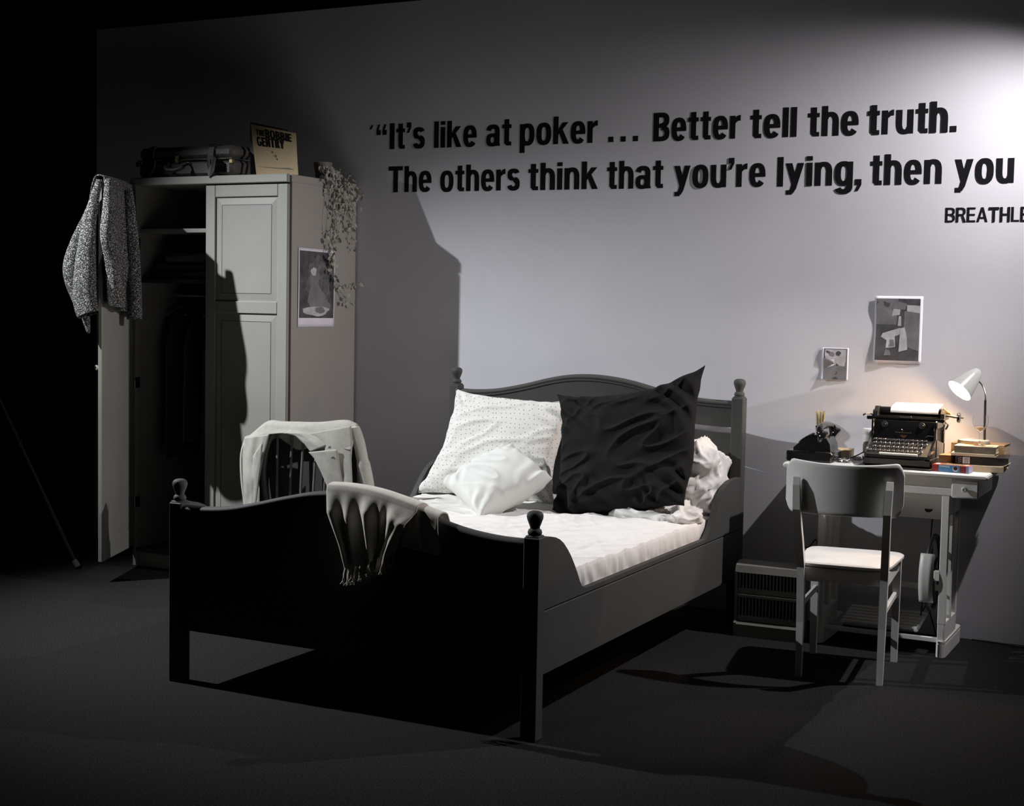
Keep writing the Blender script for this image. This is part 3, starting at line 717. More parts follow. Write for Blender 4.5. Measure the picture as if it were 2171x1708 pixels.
for st in strands:
    pts = []
    for i, (y, z) in enumerate(st):
        x = -4.37 if (i == 0 and z > 2.16) else (-4.315 if (i == 1 and z > 2.08) else -4.298+random.uniform(-.008, .014))
        pts.append((x, y, z))
    P_ = smooth_path(pts, 6); paths.append(P_)
    MB().tube(P_, 0.0014, 5).build('stem', STEM, ivy, smooth=True)
def leaf_mesh(k):
    # five-lobed ivy leaf, cupped, unit length along +y
    out = [(0,0),(0.22,-0.10),(0.40,0.06),(0.30,0.22),(0.52,0.42),(0.27,0.52),(0.18,0.72),(0,1.0),(-0.18,0.72),(-0.27,0.52),(-0.52,0.42),(-0.30,0.22),(-0.40,0.06),(-0.22,-0.10)]
    cup = (0.25, -0.15, 0.4)[k]
    vs = [(x, y, cup*(x*x)+0.12*math.sin(y*3+k)) for x, y in out]+[(0, 0.35, -0.05)]
    n = len(out)
    me = bpy.data.meshes.new('leaf'); me.from_pydata(vs, [], [(i, (i+1) % n, n) for i in range(n)])
    me.materials.append(LEAF)
    return me
LM = [leaf_mesh(k) for k in range(3)]
def put_leaf(p, sz):
    o = bpy.data.objects.new('leaf', random.choice(LM)); COL.objects.link(o); o.parent = ivy
    o.location = Vector(p)-ivy.location
    o.rotation_euler = (random.uniform(-2.6, -0.6), random.uniform(-1.0, 1.0), random.uniform(0.4, 2.8))
    o.scale = (sz, sz, sz)
for si, P_ in enumerate(paths):
    n_ = (42, 44, 38, 40, 36, 32, 20, 16, 7)[si]
    for k in range(n_):
        t = (k+random.random())/n_
        if si in (0, 1) and t > .35 and t < .8 and random.random() < .25: continue
        p = P_[min(len(P_)-1, int(t*len(P_)))]
        q = p+Vector((abs(random.gauss(0, .010))+.004, random.gauss(0, .012), random.gauss(0, .010)))
        if q.z > 2.06 and q.x < -4.31: q.x = max(q.x, -4.36)
        put_leaf(q, random.uniform(0.014, 0.029))

for k in range(42):      # bushy top over the rim of the wardrobe
    y_ = random.uniform(-0.33, -0.08); z_ = random.uniform(1.93, 2.13)
    put_leaf((-4.30+abs(random.gauss(0, .022)), y_, z_), random.uniform(0.022, 0.036))
# ---- posters
INK = mat('poster_dark_ink', (0.035,0.033,0.036), (0.10,0.098,0.105), scale=18, rough=0.7, lo=.35, hi=.75)
INKM = mat('poster_mid_grey', (0.20,0.195,0.205), (0.10,0.10,0.105), scale=12, rough=0.7, lo=.3, hi=.75)
INKL = mat('poster_pale_grey', (0.52,0.50,0.53), (0.36,0.35,0.37), scale=25, rough=0.7)
PPR = mat('poster_paper', (0.74,0.71,0.77), rough=0.75)
def poster(fn, name, label, border, shapes, ox):
    """fn(a,b,lift)->point on the sheet; shapes = [(material, polygon)] printed flat on it"""
    r_ = thing(name, ox, label, 'poster')
    MB().grid(lambda u, v: fn(u, v, 0), 14, 18).build('paper', PPR, r_, smooth=True, angle=180, solid=0.0006)
    l, rgt, b, t = border
    def inner(u, v, k): return fn(lerp(l, rgt, u), lerp(b, t, v), k)
    MB().grid(lambda u, v: inner(u, v, 0.0007), 14, 18).build('print', INK, r_, smooth=True, angle=180)
    for i, (mt, poly) in enumerate(shapes):
        c = (sum(p[0] for p in poly)/len(poly), sum(p[1] for p in poly)/len(poly))
        vs = [inner(c[0], c[1], 0.0010+i*.0001)]; n = len(poly); fs = []
        for k in range(n):
            for j in range(3):
                q0 = poly[k]; q1 = poly[(k+1) % n]
                vs.append(inner(lerp(q0[0], q1[0], j/3), lerp(q0[1], q1[1], j/3), 0.0010+i*.0001))
        N = len(vs)-1
        fs = [(0, 1+k, 1+(k+1) % N) for k in range(N)]
        MB().add(vs, fs).build('printed_shape', mt, r_)
    return r_
def ell(cx, cy, rx, ry, n=18): return [(cx+rx*math.cos(2*PI*k/n), cy+ry*math.sin(2*PI*k/n)) for k in range(n)]
def side_fn(a, b, k): return (-4.3185+k+0.002*math.sin(b*3), lerp(lerp(-0.551, -0.220, a), lerp(-0.549, -0.218, a), b), lerp(1.324, 1.730, b)-0.004*a*b)
def blob(cx, cy, rx, ry, s, n=26):
    return [(cx+rx*math.cos(2*PI*k/n)*(1+.45*nz(math.cos(2*PI*k/n)*1.7+s, math.sin(2*PI*k/n)*1.7, s)), cy+ry*math.sin(2*PI*k/n)*(1+.45*nz(math.cos(2*PI*k/n)*1.7, math.sin(2*PI*k/n)*1.7+s, s))) for k in range(n)]
INKD = mat('poster_soft_dark', (0.06,0.058,0.062), (0.15,0.145,0.155), scale=30, rough=0.7)
poster(side_fn, 'side_poster', 'tall grey and black art print pinned to the wardrobe side under the ivy', (0.03, 0.97, 0.115, 0.965),
       [(INKD, blob(.55, .52, .34, .38, 1.0)), (INKM, blob(.48, .30, .26, .22, 2.0)), (INKM, blob(.44, .60, .13, .20, 5.0)), (INKM, blob(.72, .17, .18, .10, 8.0)), (INKL, blob(.48, .10, .40, .075, 3.0)), (INKL, blob(.40, .70, .08, .06, 6.0)), (INKM, blob(.60, .12, .15, .05, 7.0))], (-4.318, -0.385, 1.324))

# ---- chair with linen jacket, left of the bed
ch = thing('spindle_chair', (-4.04, -1.10, 0), 'dark spindle-back chair beside the bed, mostly hidden under a jacket', 'chair')
hoop = smooth_path([(-4.235,-0.905,0.44),(-4.265,-0.90,0.62),(-4.235,-0.89,0.78),(-4.14,-0.885,0.842),(-4.03,-0.885,0.850),(-3.92,-0.885,0.848),(-3.82,-0.89,0.80),(-3.785,-0.90,0.62),(-3.815,-0.905,0.44)], 6)
MB().tube(hoop, 0.013, 10).build('hoop_back', DWOOD, ch, smooth=True)
for k_, x_ in enumerate((-4.182, -4.103, -4.040, -3.966, -3.902)):
    xt = x_+(x_+4.04)*0.10+0.006
    MB().tube(smooth_path([(x_, -0.905, 0.44), (x_-.002, -0.90, 0.58), (xt, -0.89, 0.842 if abs(x_+4.04) < .1 else 0.815)], 5), 0.0065, 8).build('spindle', DWOOD, ch, smooth=True)
MB().grid(lambda u, v: (-4.04+0.225*math.cos(u*2*PI)*abs(math.cos(u*2*PI))**-0.3*(1 if v < .5 else .97)*min(1, 4*min(v, 1-v)+.0001) if abs(math.cos(u*2*PI)) > 1e-6 else -4.04, -1.10+0.215*math.sin(u*2*PI)*min(1, 4*min(v, 1-v)+.0001), 0.445-0.035*v), 32, 8, closed_u=True).build('seat', DWOOD, ch, smooth=True)
for sx in (-1, 1):
    for sy in (-1, 1):
        MB().tube([(-4.04+sx*.13, -1.10+sy*.12, 0.42), (-4.04+sx*.165, -1.10+sy*.155, 0.2), (-4.04+sx*.195, -1.10+sy*.18, 0.0)], [0.017, 0.019, 0.012], 10).build('leg', DWOOD, ch, smooth=True)
    MB().tube([(-4.04+sx*.17, -1.265, 0.17), (-4.04+sx*.17, -0.935, 0.17)], 0.009, 8).build('stretcher', DWOOD, ch, smooth=True)
jk = thing('linen_jacket', (-4.04, -0.93, 0.86), 'stone coloured linen jacket hung round the back of the spindle chair', 'jacket')
def ribbon(A, B, yA, yB, wav=0.0, seed=0.0):
    """surface between polylines A and B ((x,z) lists), y from functions of t"""
    def f(u, v):
        def at(L):
            n = len(L)-1; q = v*n; i = min(n-1, int(q)); t = q-i
            return (lerp(L[i][0], L[i+1][0], t), lerp(L[i][1], L[i+1][1], t))
        a, b = at(A), at(B)
        y = lerp(yA(v), yB(v), u)-wav*math.sin(u*PI)*(0.5+0.9*nz(u*2.5+seed, v*3.0, seed))
        return (lerp(a[0], b[0], u), y, lerp(a[1], b[1], u))
    return f
cst = lambda c: (lambda v: c)
# shoulders, draped over the hoop: front edge, ridge, back
TOPR = [(-4.330,0.800),(-4.245,0.866),(-4.163,0.869),(-4.067,0.872),(-3.935,0.878),(-3.787,0.895),(-3.728,0.880)]
def yoke(u, v):
    x = lerp(-4.345, -3.722, u); zr = sinterp([(-4.345,0.792)]+TOPR+[(-3.72,0.872)], x)
    if v < 0.5:
        k = 1-v/0.5
        low = sinterp([(-4.345,0.775),(-4.25,0.800),(-4.20,0.808),(-4.10,0.818),(-4.0,0.800),(-3.94,0.780),(-3.85,0.770),(-3.72,0.76)], x)
        return (x, -0.895-0.055*k**0.6-0.008*nz(x*9, k*2), lerp(zr, low, k))
    k = (v-0.5)/0.5
    return (x, -0.895+0.05*k**0.5+0.01*nz(x*7, k*3), zr-0.42*k)
MB().grid(yoke, 56, 44).build('shoulders', JACK, jk, smooth=True, angle=180, solid=0.005)
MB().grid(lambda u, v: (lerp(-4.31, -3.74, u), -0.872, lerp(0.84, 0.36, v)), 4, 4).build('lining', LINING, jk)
# left front panel
LO = [(-4.345,0.785),(-4.352,0.70),(-4.342,0.589),(-4.330,0.493),(-4.322,0.38)]
LI = [(-4.186,0.812),(-4.210,0.71),(-4.224,0.613),(-4.240,0.516),(-4.250,0.38)]
MB().grid(ribbon(LO, LI, lambda v: -0.945-0.03*v, lambda v: -0.965-0.03*v, 0.022, 1.0), 24, 40).build('front_panel', JACK, jk, smooth=True, angle=180, solid=0.005)
# left sleeve edge
MB().tube(smooth_path([(-4.335,-0.915,0.79),(-4.362,-0.92,0.70),(-4.356,-0.925,0.58),(-4.335,-0.93,0.47),(-4.325,-0.93,0.38)], 5), [0.012]+[0.022]*20, 12, flat=1.4).build('sleeve', JACK, jk, smooth=True)
# right front panel and sleeve
RI = [(-4.02,0.812),(-3.991,0.793),(-3.919,0.729),(-3.865,0.657),(-3.828,0.591),(-3.80,0.38)]
RO = [(-3.735,0.875),(-3.722,0.80),(-3.724,0.72),(-3.715,0.65),(-3.706,0.585),(-3.70,0.38)]
MB().grid(ribbon(RI, RO, lambda v: -0.962-0.02*v, lambda v: -0.935-0.03*v, 0.016, 3.0), 24, 44).build('front_panel', JACK, jk, smooth=True, angle=180, solid=0.005)
MB().tube(smooth_path([(-3.742,-0.905,0.868),(-3.715,-0.90,0.80),(-3.695,-0.895,0.71),(-3.675,-0.89,0.62),(-3.660,-0.89,0.54),(-3.650,-0.89,0.45)], 5), [0.012]+[0.026]*10+[0.030]*15, 14, flat=1.3).build('sleeve', JACK, jk, smooth=True)
# collar and lapel lie on top of the right front
CA = [(-4.085,0.822),(-4.02,0.814),(-3.965,0.775),(-3.932,0.742)]
CB = [(-4.06,0.838),(-3.985,0.832),(-3.905,0.812),(-3.850,0.775)]
MB().grid(ribbon(CA, CB, cst(-0.980), cst(-0.966), 0.008, 6.0), 12, 20).build('collar', JACK, jk, smooth=True, angle=180, solid=0.004)
LA = [(-3.935,0.742),(-3.903,0.714),(-3.865,0.655),(-3.830,0.590),(-3.815,0.50)]
LB = [(-3.787,0.764),(-3.777,0.715),(-3.764,0.650),(-3.753,0.590),(-3.775,0.50)]
lp = MB().grid(ribbon(LA, LB, cst(-0.992), cst(-0.972), 0.006, 8.0), 12, 20).build('lapel', JACK, jk, smooth=True, angle=180, solid=0.004)
MB().obox((-3.809, -0.982, 0.7225), (0.020, 0.003, 0.003), roty(-0.45)).build('buttonhole', LINING, lp)
MB().obox((-3.833, -0.968, 0.766), (0.011, 0.006, 0.018), roty(0.1)).build('hanging_loop', DWOOD, jk)
# right-hand lapel of the left front
MB().grid(ribbon([(-4.265,0.70),(-4.268,0.62),(-4.275,0.52),(-4.285,0.40)], [(-4.205,0.775),(-4.214,0.69),(-4.226,0.60),(-4.246,0.44)], cst(-0.984), cst(-0.990), 0.006, 11.0), 10, 20).build('lapel', JACK, jk, smooth=True, angle=180, solid=0.004)

# ---- lighting tripod in the dark at far left
tri = thing('light_stand', (-6.2, -1.11, 0), 'black tripod light stand in the darkness left of the wardrobe', 'stand')
MB().tube([(-6.2,-1.11,0.35),(-6.2,-1.11,2.3)], 0.014, 10).build('pole', STRAP, tri, smooth=True)
MB().lathe([(0.0,1.44),(0.03,1.44),(0.034,1.46),(0.034,1.52),(0.028,1.54),(0,1.54)], 16, (-6.2,-1.11,0)).build('collar', STRAP, tri, smooth=True)
for q in ((-5.53,-0.84,0.0), (-6.72,-0.62,0.0), (-6.32,-1.82,0.0)):
    e = Vector(q); a = Vector((-6.2,-1.11,1.5))
    lg = MB().tube([a, a.lerp(e, .5), e+Vector((0, 0, .006))], 0.012, 8).build('leg', STRAP, tri, smooth=True)
    MB().tube([e.lerp(a, .03)+Vector((0, 0, .0)), e+Vector((0, 0, .012))], 0.017, 10).build('rubber_foot', POT, lg, smooth=True)
# ================================================================== SEWING TABLE DESK
desk = thing('sewing_table', (-1.35, -0.24, 0), 'white painted treadle sewing table used as a desk against the wall', 'desk')
MB().box(-1.785, -0.918, -0.466, -0.008, 0.767, 0.790, 0.007).build('tabletop', WHITE, desk, smooth=True)
for x0, x1 in ((-1.066, -0.955), (-1.745, -1.634)):
    dr = MB().box(x0+.004, x1-.004, -0.432, -0.05, 0.688, 0.766).build('drawer_case', WHITE, desk)
    f_ = MB().box(x0, x1, -0.444, -0.430, 0.685, 0.762, .006).build('drawer', WHITE, desk, smooth=True)
    MB().lathe([(0.005, 0), (0.005, 0.006), (0.012, 0.011), (0.0125, 0.015), (0.007, 0.018), (0.006, 0.014), (0, 0.014)], 18, ((x0+x1)/2, -0.444, 0.724), rotx(PI/2)).build('knob', WHITE, f_, smooth=True)
MB().box(-1.634, -1.066, -0.425, -0.408, 0.722, 0.767).build('apron', WHITE, desk)
MB().box(-1.634, -1.066, -0.432, -0.410, 0.690, 0.722, .003).build('apron', WHITE, desk)
tray = MB().prism([(-0.375, 0.690), (-0.375, 0.665), (-0.27, 0.565), (-0.08, 0.565), (-0.08, 0.690)], 0, -1.600, -1.105).build('belly_tray', WHITE, desk)
MB().lathe([(0, 0), (0.017, 0), (0.017, 0.004), (0, 0.004)], 20, (-1.178, -0.3175, 0.6125), rotx(0.81)).build('hole', STRAP, tray, smooth=True)
def leg_frame(xc):
    M_ = MB(); a, b = xc-.0165, xc+.0165
    for y0, y1, top in ((-0.430, -0.408, .69), (-0.325, -0.285, .69), (-0.186, -0.158, .69)): M_.box(a, b, y0, y1, 0.14, top, .003)
    M_.box(a+.001, b-.001, -0.4288, -0.1592, 0.062, 0.150, .003).box(a+.001, b-.001, -0.4288, -0.1592, 0.60, 0.688, .003)
    o = M_.build('leg_frame', WHITE, desk)
    g = MB()
    def ft(z0, z1, e):
        pts = []
        for cy, sg in ((-0.405, -1), (-0.075, 1)):
            for k in range(9):
                q = -PI/2+PI*k/8
                pts.append((xc+(0.021+e)*math.sin(q)*(-sg), cy+sg*(0.036+e)*math.cos(q)))
        return pts
    g.prism(ft(0, 0, 0), 2, 0.0, 0.056).prism(ft(0, 0, -.003), 2, 0.056, 0.061).prism(ft(0, 0, -.0005), 2, 0.061, 0.070)
    g.build('foot', WHITE, o)
leg_frame(-1.088); leg_frame(-1.612)
MB().box(-1.60, -1.10, -0.40, -0.385, 0.055, 0.075, .002).build('cross_bar', WHITE, desk)
MB().box(-1.60, -1.10, -0.20, -0.185, 0.24, 0.265, .002).build('cross_bar', WHITE, desk)
tr = MB()
for k in range(6): tr.obox((-1.36, -0.37+k*.036, 0.100+k*.006), (0.33, 0.026, 0.010), rotx(0.16), .002)
for xx in (-1.52, -1.36, -1.20): tr.obox((xx, -0.28, 0.110), (0.016, 0.22, 0.009), rotx(0.16), .001)
tr.build('treadle', WHITE, desk)
# drive wheel with spokes, belt guard, bracket
IRON = mat('black_iron', (0.02,0.02,0.02), rough=0.45)
wh = MB(); cy_, cz_, R_ = -0.265, 0.330, 0.160
ring = [(-1.158, cy_+R_*math.cos(2*PI*k/40), cz_+R_*math.sin(2*PI*k/40)) for k in range(41)]
wh.tube(ring, 0.011, 8, cap=False)
for k in range(4):
    q = 2*PI*k/4+0.35
    wh.tube([(-1.158, cy_, cz_), (-1.162, cy_+R_*.5*math.cos(q+.15), cz_+R_*.5*math.sin(q+.15)), (-1.158, cy_+R_*math.cos(q), cz_+R_*math.sin(q))], 0.007, 6)
wh.lathe([(0, -.02), (0.02, -.02), (0.02, .02), (0, .02)], 14, (-1.158, cy_, cz_), roty(PI/2))
wh.build('drive_wheel', IRON, desk, smooth=True)
gp = []
for k in range(13):
    q = PI/2+PI*0.28*(k-6)/6*1.0
    gp.append(q)
def guard(u, v):
    q = PI+lerp(0.62, -0.62, v); rr = R_+0.018
    return (lerp(-1.186, -1.128, u), cy_+rr*math.cos(q), cz_+rr*math.sin(q)-0.0)
MB().grid(guard, 3, 16).build('belt_guard', WHITE, desk, smooth=True, solid=0.006)
MB().box(-1.150, -1.100, -0.30, -0.25, 0.300, 0.345, .003).build('bracket', WHITE, desk)

# ---- desk chair
dc = thing('desk_chair', (-1.39, -0.816, 0), 'white painted wooden chair with curved backrest pushed up to the desk', 'chair', rz=math.radians(6))
def lbuild(M_, n, mt=WHITE, par=dc, **k): return M_.build(n, mt, par, local=True, **k)
def taper(p0, p1, s0, s1):
    a, b = Vector(p0), Vector(p1); vs = []
    for p, (sx, sy) in ((a, s0), (b, s1)): vs += [p+Vector((-sx/2, -sy/2, 0)), p+Vector((sx/2, -sy/2, 0)), p+Vector((sx/2, sy/2, 0)), p+Vector((-sx/2, sy/2, 0))]
    return vs
def bar(path, sizes):
    vs = []; n = len(path)
    for p, (sx, sy) in zip(path, sizes):
        p = Vector(p); vs += [p+Vector((-sx/2, -sy/2, 0)), p+Vector((sx/2, -sy/2, 0)), p+Vector((sx/2, sy/2, 0)), p+Vector((-sx/2, sy/2, 0))]
    fs = [(0,3,2,1), tuple((n-1)*4+k for k in range(4))]
    for i in range(n-1):
        for k in range(4): fs.append((i*4+k, i*4+(k+1) % 4, (i+1)*4+(k+1) % 4, (i+1)*4+k))
    return MB().add(vs, fs)
for sg in (-1, 1):
    path = [(sg*.158, -.222, 0), (sg*.159, -.210, .22), (sg*.162, -.214, .44), (sg*.167, -.252, .56), (sg*.173, -.297, .68), (sg*.177, -.293, .775), (sg*.178, -.287, .806)]
    lbuild(bar(path, [(.024,.030), (.028,.034), (.030,.036), (.029,.034), (.028,.034), (.027,.022), (.026,.008)]), 'rear_leg')
    lbuild(bar([(sg*.168, .196, 0), (sg*.168, .194, .44)], [(.026,.026), (.034,.034)]), 'front_leg')
    lbuild(MB().box(sg*.163-.008, sg*.163+.008, -.195, .185, .272, .296, .003), 'stretcher')
    lbuild(MB().box(sg*.168-.008, sg*.168+.008, -.195, .180, .385, .440, .002), 'side_apron')
lbuild(MB().box(-.155, .155, -.214, -.196, .385, .440, .002), 'rear_apron')
lbuild(MB().box(-.155, .155, .186, .202, .385, .440, .002), 'front_apron')
def seatf(u, v):
    # rounded slab, slightly dished
    a = u*2*PI; c, s_ = math.cos(a), math.sin(a); e = 0.28
    k = (0, .96, 1.0, 1.0, .96, 0)[int(round(v*5))]; z = (.461, .461, .456, .447, .442, .442)[int(round(v*5))]
    X = .205*math.copysign(abs(c)**e, c)*k; Y = .215*math.copysign(abs(s_)**e, s_)*k
    X *= lerp(0.86, 1.0, (Y+.215)/.43)
    return (X, Y-.004, z)
lbuild(MB().grid(seatf, 56, 5, closed_u=True), 'seat', smooth=True, angle=50)
def backf(u, v):
    # closed loft: v goes round the slab thickness, u along the width
    x = lerp(-.226, .226, u); e = abs(x)/.226
    top = .874-.046*max(0, (e-.86)/.14)**2.6-0.014*(1-e*e); bot = .668+.046*max(0, (e-.86)/.14)**2.4
    y = -.240-.062*(1-e*e); th = .008
    r = (v % 1.0)
    if r < .4: t = r/.4; return (x, y-th-.008*(0.0), lerp(bot, top, t))
    if r < .5: t = (r-.4)/.1; return (x, y-th*math.cos(t*PI), top+.004*math.sin(t*PI))
    if r < .9: t = (r-.5)/.4; return (x, y+th, lerp(top, bot, t))
    t = (r-.9)/.1; return (x, y+th*math.cos(t*PI), bot-.004*math.sin(t*PI))
M_ = MB(); M_.grid(lambda u, v: backf(v, u), 40, 48, closed_u=True)
n_ = 40; M_.f += [tuple(range(n_)), tuple(48*n_+k for k in range(n_))]
lbuild(M_, 'backrest', smooth=True, angle=50)

# ---- typewriter
o = MB().box(-1.468, -1.150, -0.452, -0.055, 0.7905, 0.7965, .002).build('typing_mat', STRAP, origin=(-1.31, -0.25, 0.79))
tag(o, 'thin black mat under the typewriter', 'mat')
tw = thing('typewriter', (-1.30, -0.25, 0.797), 'black enamelled vintage typewriter with a sheet of paper rolled in', 'typewriter')
B = MB()
B.box(-1.448, -1.156, -0.420, -0.075, 0.7995, 0.834, .006)
B.build('base_frame', GLOSSB, tw, smooth=True)
for xx in (-1.43, -1.175):
    for yy in (-0.40, -0.10): MB().lathe([(0.010, 0.797), (0.012, 0.799), (0.010, 0.802)], 12, (xx, yy, 0)).build('rubber_foot', STRAP, tw, smooth=True)
MB().prism([(-0.298, 0.834), (-0.298, 0.900), (-0.290, 0.965), (-0.282, 0.984), (-0.255, 0.990), (-0.245, 0.985), (-0.27, 0.90), (-0.275, 0.834)], 0, -1.432, -1.172).build('front_plate', GLOSSB, tw, smooth=True)
# side plates with openings
for xx in (-1.440, -1.172):
    s_ = MB()
    s_.box(xx, xx+.010, -0.300, -0.275, 0.83, 0.985, .002).box(xx, xx+.010, -0.115, -0.090, 0.83, 0.985, .002).box(xx, xx+.010, -0.300, -0.090, 0.955, 0.990, .003)
    s_.prism([(-0.420, 0.834), (-0.420, 0.852), (-0.300, 0.912), (-0.090, 0.880), (-0.090, 0.834)], 0, xx, xx+.010)
    s_.build('side_plate', GLOSSB, tw, smooth=True)
MB().prism([(-0.300, 0.905), (-0.418, 0.846), (-0.418, 0.834), (-0.300, 0.834)], 0, -1.430, -1.172).build('key_bed', STRAP, tw)
MB().box(-1.428, -1.174, -0.268, -0.10, 0.835, 0.991).build('type_basket', IRON, tw)
# carriage, platen, rails
MB().box(-1.470, -1.135, -0.268, -0.250, 0.984, 1.000, .003).build('carriage_rail', GLOSSB, tw)
MB().box(-1.455, -1.140, -0.235, -0.135, 0.990, 1.004, .003).build('carriage_plate', GLOSSB, tw)
MB().tube([(-1.425, -0.195, 1.020), (-1.155, -0.195, 1.020)], 0.0195, 20).build('platen', BAKE, tw, smooth=True)
for xx in (-1.445, -1.158):
    MB().prism([(-0.24, 0.992), (-0.238, 1.020), (-0.215, 1.042), (-0.175, 1.040), (-0.15, 1.015), (-0.15, 0.992)], 0, xx, xx+.016).build('carriage_end', IRON, tw, smooth=True)
MB().tube([(-1.142, -0.195, 1.012), (-1.098, -0.195, 1.006)], 0.005, 10).build('knob_shaft', IRON, tw, smooth=True)
MB().lathe([(0.0, -.006), (0.020, -.006), (0.023, 0), (0.020, .006), (0.0, .006)], 20, (-1.088, -0.195, 1.005), roty(PI/2)).build('platen_knob', BAKE, tw, smooth=True)
MB().tube([(-1.083, -0.195, 1.005), (-1.068, -0.195, 1.004)], [0.0025, 0.004], 8).build('knob_button', CHROME, tw, smooth=True)
MB().tube(smooth_path([(-1.455, -0.23, 1.005), (-1.475, -0.262, 1.008), (-1.485, -0.27, 1.000)], 4), 0.004, 8).build('return_lever', CHROME, tw, smooth=True)
MB().tube([(-1.440, -0.225, 1.012), (-1.450, -0.225, 1.012)], 0.014, 14).build('margin_drum', IRON, tw, smooth=True)
for xx in (-1.135, -1.150):
    MB().tube(smooth_path([(xx, -0.24, 0.985), (xx+.012, -0.25, 0.975), (xx+.004, -0.255, 0.955)], 4), 0.004, 6).build('side_lever', IRON, tw, smooth=True)
for k in range(5): MB().obox((-1.148+0.004*k, -0.215+.012*k, 1.035-.004*k), (0.012, 0.010, 0.014), rotx(.3*k), .002).build('gear_part', BRASS, tw)
MB().box(-1.325, -1.275, -0.272, -0.264, 0.996, 1.006, .002).build('type_guide', CHROME, tw)
for xx in (-1.385, -1.225):
    MB().lathe([(0, 0), (0.014, 0), (0.013, .004), (0.006, .006), (0, .006)], 14, (xx, -0.291, 0.968), rotx(PI/2)).build('ribbon_cover', IRON, tw, smooth=True)
    MB().lathe([(0, 0), (0.003, 0), (0, .004)], 8, (xx+.006, -0.297, 0.970), rotx(PI/2)).build('screw', CHROME, tw, smooth=True)
MB().tube(smooth_path([(-1.170, -0.302, 0.925), (-1.195, -0.306, 0.926), (-1.205, -0.308, 0.918)], 4), 0.0025, 6).build('shift_lever', CHROME, tw, smooth=True)
MB().lathe([(0, 0), (0.004, 0), (0, .003)], 10, (-1.305, -0.3005, 0.948), rotx(PI/2)).build('screw', CHROME, tw, smooth=True)
# faded gilt maker's lettering and crest: worn, unreadable
GILT = mat('faded_gilt', (0.10,0.075,0.03), (0.03,0.024,0.012), scale=140, rough=0.5)
g_ = MB()
for k in range(12):
    x_ = -1.335+k*.0058; h_ = .006 if k in (0, 5) else .004
    g_.box(x_, x_+.0042, -0.2995, -0.2985, 0.9335-k*.0001, 0.9335+h_)
g_.build('maker_lettering', GILT, tw)
MB().add([(-1.315, -0.2992, 0.925), (-1.285, -0.2992, 0.925), (-1.292, -0.2992, 0.915), (-1.300, -0.2992, 0.912), (-1.308, -0.2992, 0.915)], [(0,1,2,3,4)]).build('maker_crest', mat('faded_red', (0.12,0.03,0.015), rough=.5), tw)
CREAM = mat('key_top', (0.70,0.68,0.62), rough=0.3)
km = MB().lathe([(0, -.010), (0.002, -.010), (0.002, -.002), (0.0062, -.001), (0.0068, .0015), (0.0060, .0030), (0.0046, .0024), (0, .0024)], 12).mesh('key'); km.materials.append(CHROME); km.materials.append(BAKE)
for p in km.polygons:
    p.use_smooth = True
    if p.center.z > .0018 and math.hypot(p.center.x, p.center.y) < .0048 or p.center.z < -.0012: p.material_index = 1
for r_i, (cnt, xs_, zz, yy) in enumerate(((12, -1.416, 0.906, -0.318), (12, -1.410, 0.892, -0.344), (11, -1.408, 0.878, -0.370), (12, -1.420, 0.864, -0.396))):
    for k in range(cnt):
        o = bpy.data.objects.new('key', km); COL.objects.link(o); o.parent = tw
        o.location = Vector((xs_+k*0.0196, yy, zz))-tw.location; o.rotation_euler = (0.35, 0, 0)
MB().tube([(-1.375, -0.420, 0.851), (-1.215, -0.420, 0.851)], 0.006, 10).build('space_bar', CREAM, tw, smooth=True)
def sheetp(u, v):
    q = lerp(-0.3, 1.0, v); x = lerp(-1.378, -1.172, u)
    if q < 0.25:
        a = lerp(-0.2, 1.15, (q+.3)/.55)
        return (x, -0.195-0.0205*math.cos(a), 1.020+0.0205*math.sin(a))
    k = (q-.25)/.75
    return (x, -0.2034+0.105*k, 1.0387+0.020*k-0.004*k*k)
pp = MB().grid(sheetp, 6, 16).build('typing_paper', PAPER, tw, smooth=True, angle=180)
for k in range(3):
    MB().add([(-1.36, -0.2025+.020*k, 1.0402+.0052*k), (-1.21+.02*k, -0.2025+.020*k, 1.0402+.0052*k), (-1.21+.02*k, -0.1995+.020*k, 1.0409+.0052*k), (-1.36, -0.1995+.020*k, 1.0409+.0052*k)], [(0,1,2,3)]).build('typed_line', mat('faint_type', (0.55,0.54,0.56), rough=.8), pp)

# ---- telephone
ph = thing('telephone', (-1.68, -0.30, 0.79), 'black bakelite dial telephone at the left end of the desk', 'telephone')
MB().box(-1.792, -1.588, -0.395, -0.220, 0.791, 0.838, .006).build('base_box', BAKE, ph, smooth=True)
MB().prism([(-1.765, 0.838), (-1.765, 0.850), (-1.745, 0.868), (-1.690, 0.905), (-1.660, 0.912), (-1.620, 0.900), (-1.602, 0.870), (-1.598, 0.838)], 1, -0.375, -0.240).build('body', BAKE, ph, smooth=True, angle=30)
Rd = roty(-0.62)
MB().lathe([(0, 0), (0.042, 0), (0.044, .004), (0.040, .009), (0, .011)], 28, (-1.722, -0.307, 0.884), Rd).build('dial', BAKE, ph, smooth=True)
MB().lathe([(0, .009), (0.012, .009), (0.011, .0125), (0, .013)], 16, (-1.722, -0.307, 0.884), Rd).build('dial_centre', CHROME, ph, smooth=True)
for k in range(10):
    q = 2*PI*k/12+.3; c_ = Vector((-1.722, -0.307, 0.884))+Rd @ Vector((.028*math.cos(q), .028*math.sin(q), .0098))
    MB().lathe([(0, 0), (.0065, 0), (.0055, .0012), (0, .0008)], 10, c_, Rd).build('finger_hole', CHROME, ph, smooth=True)
for yy in (-0.350, -0.262):
    for xx, zz in ((-1.672, 0.950), (-1.612, 0.948)):
        MB().tube([(xx+.006, yy, 0.905), (xx, yy, zz)], 0.0035, 8).build('cradle_prong', BAKE, ph, smooth=True)
